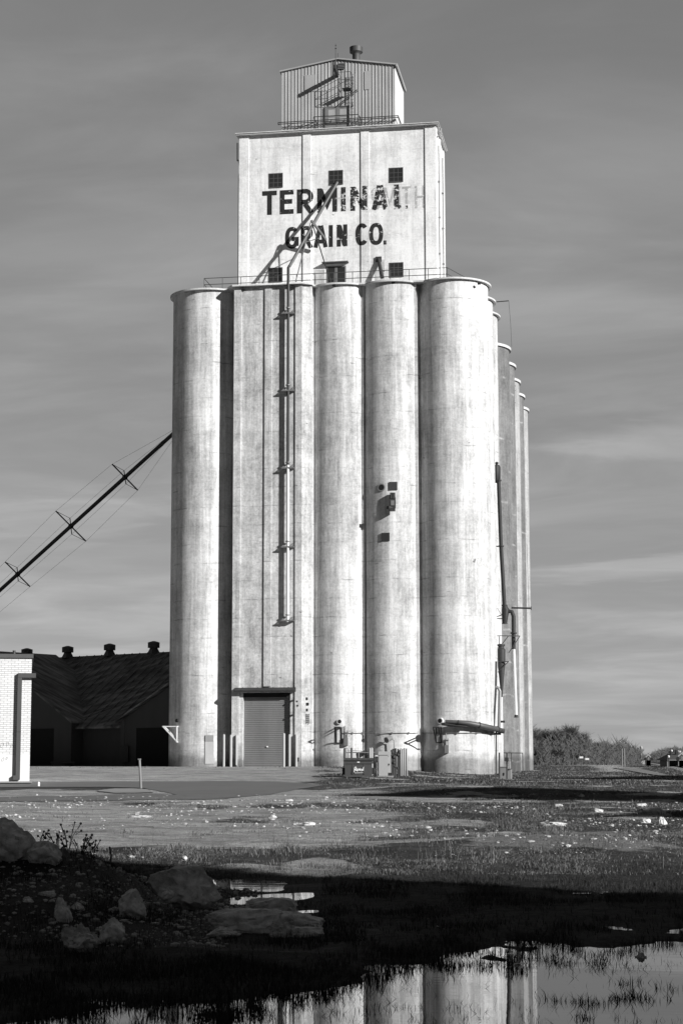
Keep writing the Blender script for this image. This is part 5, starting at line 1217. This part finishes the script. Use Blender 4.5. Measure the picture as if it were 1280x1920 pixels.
TREES = [(993, 1369, 300, 0), (1008, 1364, 310, 1), (1030, 1366, 300, 3), (1052, 1362, 300, 0), (1074, 1368, 310, 1), (1097, 1379, 320, 2), (1118, 1388, 340, 3), (1135, 1396, 360, 1), (1152, 1394, 380, 3), (1170, 1396, 400, 0), (1190, 1403, 430, 1), (1202, 1412, 460, 3), (1224, 1416, 620, 3), (1238, 1410, 620, 1), (1252, 1404, 620, 0), (1266, 1402, 620, 3), (1040, 1402, 280, 3), (1080, 1408, 285, 1), (1006, 1400, 280, 1)]
TLAB = ['bare tree touching the grey silo edge', 'tall bare tree just right of the grey silos', 'dense bare tree second to the right from the silos', 'tallest bare tree of the clump right of the silos', 'bare tree at the right end of the tall clump', 'open branched bare tree standing apart after the tall clump', 'rounded bare tree left of the two wooden poles', 'low bare tree next to the rounded one', 'bare tree directly behind the two wooden poles', 'bare tree just right of the two wooden poles', 'bare tree left of the white floodlight mast', 'small bare tree behind the white hut', 'faint bare tree left in the clump behind the tracks', 'faint bare tree second in the clump behind the tracks', 'faint bare tree left of the dark station', 'faint bare tree behind the dark station', 'low thicket in front of the tall bare clump', 'low thicket under the open branched tree', 'low thicket close to the grey silo foot']
for i, (px, py, D, vi) in enumerate(TREES):
    b = onD(px, 1437, D); b.z = gz_at(b)-.1; top = onD(px, py, D).z; s_ = (top-b.z)/10*1.12
    t_ = bpy.data.objects.new('bare_tree', None); C.objects.link(t_); t_.location = b; t_.scale = (s_*1.15, s_*1.15, s_); t_.rotation_euler = (0, 0, i*1.7); tag(t_, TLAB[i], 'tree', 'bare trees along the tracks')
    for nm, me in zip(('trunk', 'crown'), tmeshes[vi]): o = bpy.data.objects.new(nm, me); C.objects.link(o); o.parent = t_
# distant brush line that reads as one mass
n = 13000; xs = rg.uniform(985, 1300, n); Dm_ = np.where(xs < 1200, rg.uniform(270, 420, n), rg.uniform(560, 650, n)); V = []
rr_ = (xs-640)/F_PX*Dm_*.99; zb_ = gz(rr_, Dm_, False); hmax = np.interp(xs, [985, 1080, 1110, 1160, 1200, 1215, 1240, 1300], [6.4, 6.2, 4.2, 4.6, 2.6, 3.4, 6.0, 6.5])*(.5+.7*fbm(xs*.06, Dm_*.02, 3)); hb = zb_+hmax*rg.random(n)*.9
ang = rg.random(n)*6.28; L_ = rg.uniform(.6, 1.6, n); wd = .05+.00008*Dm_
base = np.stack([rr_*RT.x+Dm_*FW.x, rr_*RT.y+Dm_*FW.y, hb-.3], -1); dirv = np.stack([np.cos(ang)*.7, np.sin(ang)*.7, rg.uniform(.2, 1, n)], -1)
side = np.array([[RT.x, RT.y, 0]])*wd[:, None]; tip = base+dirv*L_[:, None]
V = np.stack([base-side, base+side, tip], 1).reshape(-1, 3); tag(np_mesh('brush', V, np.arange(n*3).reshape(-1, 3), M['twig'], False), 'low leafless brush along the far field edge', 'brush', kind='stuff')
# ================================================================== FAR RIGHT: poles, mast, hut, signal, station, tracks
def pole(px, t, D, lab, r_=.11, mat='wood', arm=False, lamp=False):
    a = onD(px, 1437, D); a.z = gz_at(a)-.1; e = onD(px, t, D); p_ = thing('utility_pole' if not lamp else 'light_mast', a, lab, 'pole' if not lamp else 'mast', 'poles along the tracks')
    child('post', MB().cyl(a, (a.x, a.y, e.z), r_, r_*.8, 8), M[mat], p_)
    if arm: child('crossarm', MB().bar((a.x-1.1, a.y, e.z-.4), (a.x+1.1, a.y, e.z-.4), .14), M['wood'], p_)
    if lamp: child('lamp_head', MB().lathe((a.x, a.y, e.z-.1), [(.1, 0), (.26, .12), (.28, .5), (.1, .65)], 10), M['bollard'], p_)
pole(1165.5, 1404, 230, 'left one of the two close pale wooden poles'); pole(1169.8, 1403, 230, 'right one of the two close pale wooden poles'); pole(1191, 1417, 300, 'short pale pole left of the white mast', .13); pole(1196, 1402, 330, 'dark pole with crossarm left of the white mast', .16, 'steel', True); pole(1202, 1404, 360, 'white light mast behind the white hut', .10, 'bollard', False, True)
for px, t, lab in ((1089, 1421, 'thin sign post with white plate left under the trees'), (1100, 1424, 'thin sign post with white plate right under the trees')):
    a = onD(px, 1441, 200); a.z = gz_at(a); e = onD(px, t, 200); p_ = thing('sign_post', a, lab, 'sign', 'small signs under the trees'); child('post', MB().cyl(a, e, .03, n=6), M['steel'], p_); child('plate', MB().box((e.x-.2, e.y-.03, e.z-.05), (e.x+.2, e.y, e.z+.15)), M['whitepaint'], p_)
a = onD(1204.5, 1437, 330); a.z = gz_at(a)-.1; k = 330/F_PX; hu = thing('signal_hut', a, 'small white trackside hut below the light mast', 'hut'); child('wall', MB().box((a.x-3.4*k, a.y-1, a.z), (a.x+3.4*k, a.y+1, a.z+9.5*k)), M['bollard'], hu); child('roof', MB().box((a.x-3.9*k, a.y-1.2, a.z+9.5*k), (a.x+3.9*k, a.y+1.2, a.z+11*k)), M['frame'], hu)
def crossing(px, D, t, lab):
    a = onD(px, 1439, D); a.z = gz_at(a)-.05; e = onD(px, t, D); h = e.z-a.z; s_ = thing('crossing_signal', a, lab, 'signal', 'railway crossing signals'); child('mast', MB().cyl(a, (a.x, a.y, e.z), .07, n=8), M['greypaint'], s_)
    x_ = MB(); 
    for sg in (-1, 1): x_.bar((a.x-.36, a.y-.1-.03*sg, a.z+h*.86-.3*sg), (a.x+.36, a.y-.1-.03*sg, a.z+h*.86+.3*sg), .12, .12)
    child('crossbuck', x_, M['bollard'], s_)
    for sg in (-1, 1): child('lamp', MB().cyl((a.x+.42*sg, a.y-.15, a.z+h*.55), (a.x+.42*sg, a.y-.02, a.z+h*.55), .2, n=12), M['black'], s_); bx_ = MB(); bx_.box((a.x-.3, a.y-.2, a.z), (a.x+.3, a.y+.2, a.z+.8)); child('relay_case', bx_, M['steel'], s_)
crossing(1215, 250, 1412, 'far railway crossing signal right of the white hut'); crossing(1277.5, 190, 1408, 'near railway crossing signal in front of the dark station')
D = 215; kS = D/F_PX; a = onD(1264, 1439, D); a.z = gz_at(a)-.1
stn = bpy.data.objects.new('station_house', None); C.objects.link(stn); stn.location = a; stn.rotation_euler = (0, 0, AZ); stn['_b'] = (0, 0, 0); tag(stn, 'dark low station house with porch at the right edge', 'station')
X3 = lambda px: (px-1264)*kS
child('wall', MB().box((X3(1256), 1.2, 0), (X3(1320), 7, 14*kS)), M['black'], stn)
m_ = MB(); m_.add([(X3(1250), -.2, 14*kS), (X3(1325), -.2, 14*kS), (X3(1325), 4, 29*kS), (X3(1262), 4, 25*kS), (X3(1250), 8, 14*kS), (X3(1325), 8, 14*kS)], [(0,1,2,3),(3,2,5,4),(0,3,4),(1,5,2),(0,4,5,1)]); rfs = child('roof', m_, M['soot'], stn)
m_ = MB(); m_.box((X3(1250), -.28, 13.2*kS), (X3(1325), -.21, 14.6*kS)); child('fascia', m_, M['galv'], rfs)
m_ = MB(); m_.box((X3(1266), 3.2, 20*kS), (X3(1268.5), 4.0, 31*kS)); m_.box((X3(1276), 3.2, 22*kS), (X3(1280), 4.0, 33*kS)); child('chimney', m_, M['black'], rfs)
m_ = MB(); 
for px in (1251, 1271.5, 1292): m_.box((X3(px)-.08, -.1, 0), (X3(px)+.08, .06, 13.2*kS))
child('porch_post', m_, M['galv'], stn)
SL = ['street lamp left of the station, lowest of the three', 'street lamp at the left corner of the station roof', 'twin street lamp over the station roof ridge']
for i, (px, t, D_) in enumerate(((1253, 1420, 205), (1259, 1409, 230), (1270, 1411, 240))):
    a = onD(px, 1438, D_); a.z = gz_at(a)-.1; e = onD(px, t, D_); l = thing('street_lamp', a, SL[i], 'lamp', 'street lamps by the station'); child('post', MB().cyl(a, (a.x, a.y, e.z), .06, n=8), M['steel'], l)
    for sg in ((-.3, .3) if i == 2 else (0,)): child('lamp_globe', MB().lathe((a.x+sg, a.y, e.z-.05), [(.05, 0), (.12, .1), (.12, .2), (.04, .28)], 10), M['whitepaint'], l)
# railway: ballast and rails running beside the silos
def rail_x(off): return XR+R+14.5+off
bal = MB(); 
for (x0, x1) in ((-2.2, 2.2),):
    ys = np.geomspace(60, 3000, 60); 
    V = []; 
    for y in ys:
        for xo in (-2.6, -1.5, 1.5, 2.6):
            p = Vector((rail_x(xo), y, 0)); V.append((p.x, y, float(gz(p.dot(RT), p.dot(FW), False))+(.03 if abs(xo) < 2 else -.04)))
    bal.add(V, [(i*4+j, i*4+j+1, i*4+j+5, i*4+j+4) for i in range(len(ys)-1) for j in range(3)])
o = bal.build('track_bed', M['gravel']); tag(o, 'gravel bed of the railway track right of the silos', 'track bed', kind='structure')
rl_ = MB()
for xo in (-.75, .75):
    for y0_, y1_ in zip(ys[:-1], ys[1:]):
        q = []
        for y in (y0_, y1_):
            p = Vector((rail_x(xo), y, 0)); q.append(Vector((p.x, y, float(gz(p.dot(RT), p.dot(FW), False))+.09)))
        rl_.bar(q[0], q[1], .08, .12)
single('railway_track', rl_, M['steel'], (rail_x(0), 120, .9), 'pair of steel rails receding at the right edge', 'railway track')
# ================================================================== the works behind and right of the viewer, whose shade lies over the foreground
Nn = RT*.63+FW*.777; Ss = RT*.777-FW*.63
def ns(n_, s_, z_): p = Nn*n_+Ss*s_; return (p.x, p.y, z_)
dep = thing('grain_depot', ns(20, 30, 0), 'high concrete depot beyond the right edge whose shadow crosses the foreground', 'depot')
def block(n0, n1, s0_, s1_, h, name='depot_block'):
    q = [ns(n0, s0_, -.5), ns(n1, s0_, -.5), ns(n1, s1_, -.5), ns(n0, s1_, -.5)]; q += [(x, y, h) for x, y, _ in q]
    o = child(name, MB().add(q, [(3,2,1,0),(4,5,6,7),(0,1,5,4),(1,2,6,5),(2,3,7,6),(3,0,4,7)]), M['shade'], dep)
    q = [ns(n0-.2, s0_-.2, h), ns(n1+.2, s0_-.2, h), ns(n1+.2, s1_+.2, h), ns(n0-.2, s1_+.2, h)]; q += [(x, y, h+.25) for x, y, _ in q]
    child('depot_roof', MB().add(q, [(3,2,1,0),(4,5,6,7),(0,1,5,4),(1,2,6,5),(2,3,7,6),(3,0,4,7)]), M['slab'], o)
block(-24, 19.65, 26, 40, 30); block(29.5, 36.9, 22, 32, 15.9); block(37, 45.8, 22, 32, 18.9); block(46.0, 53.5, 17, 24, 23.3); block(80, 130, 8, 16, 26.0)
clean()
for o in bpy.data.objects:
    if o.name.startswith('camera') or o.name.startswith('sun'): pass
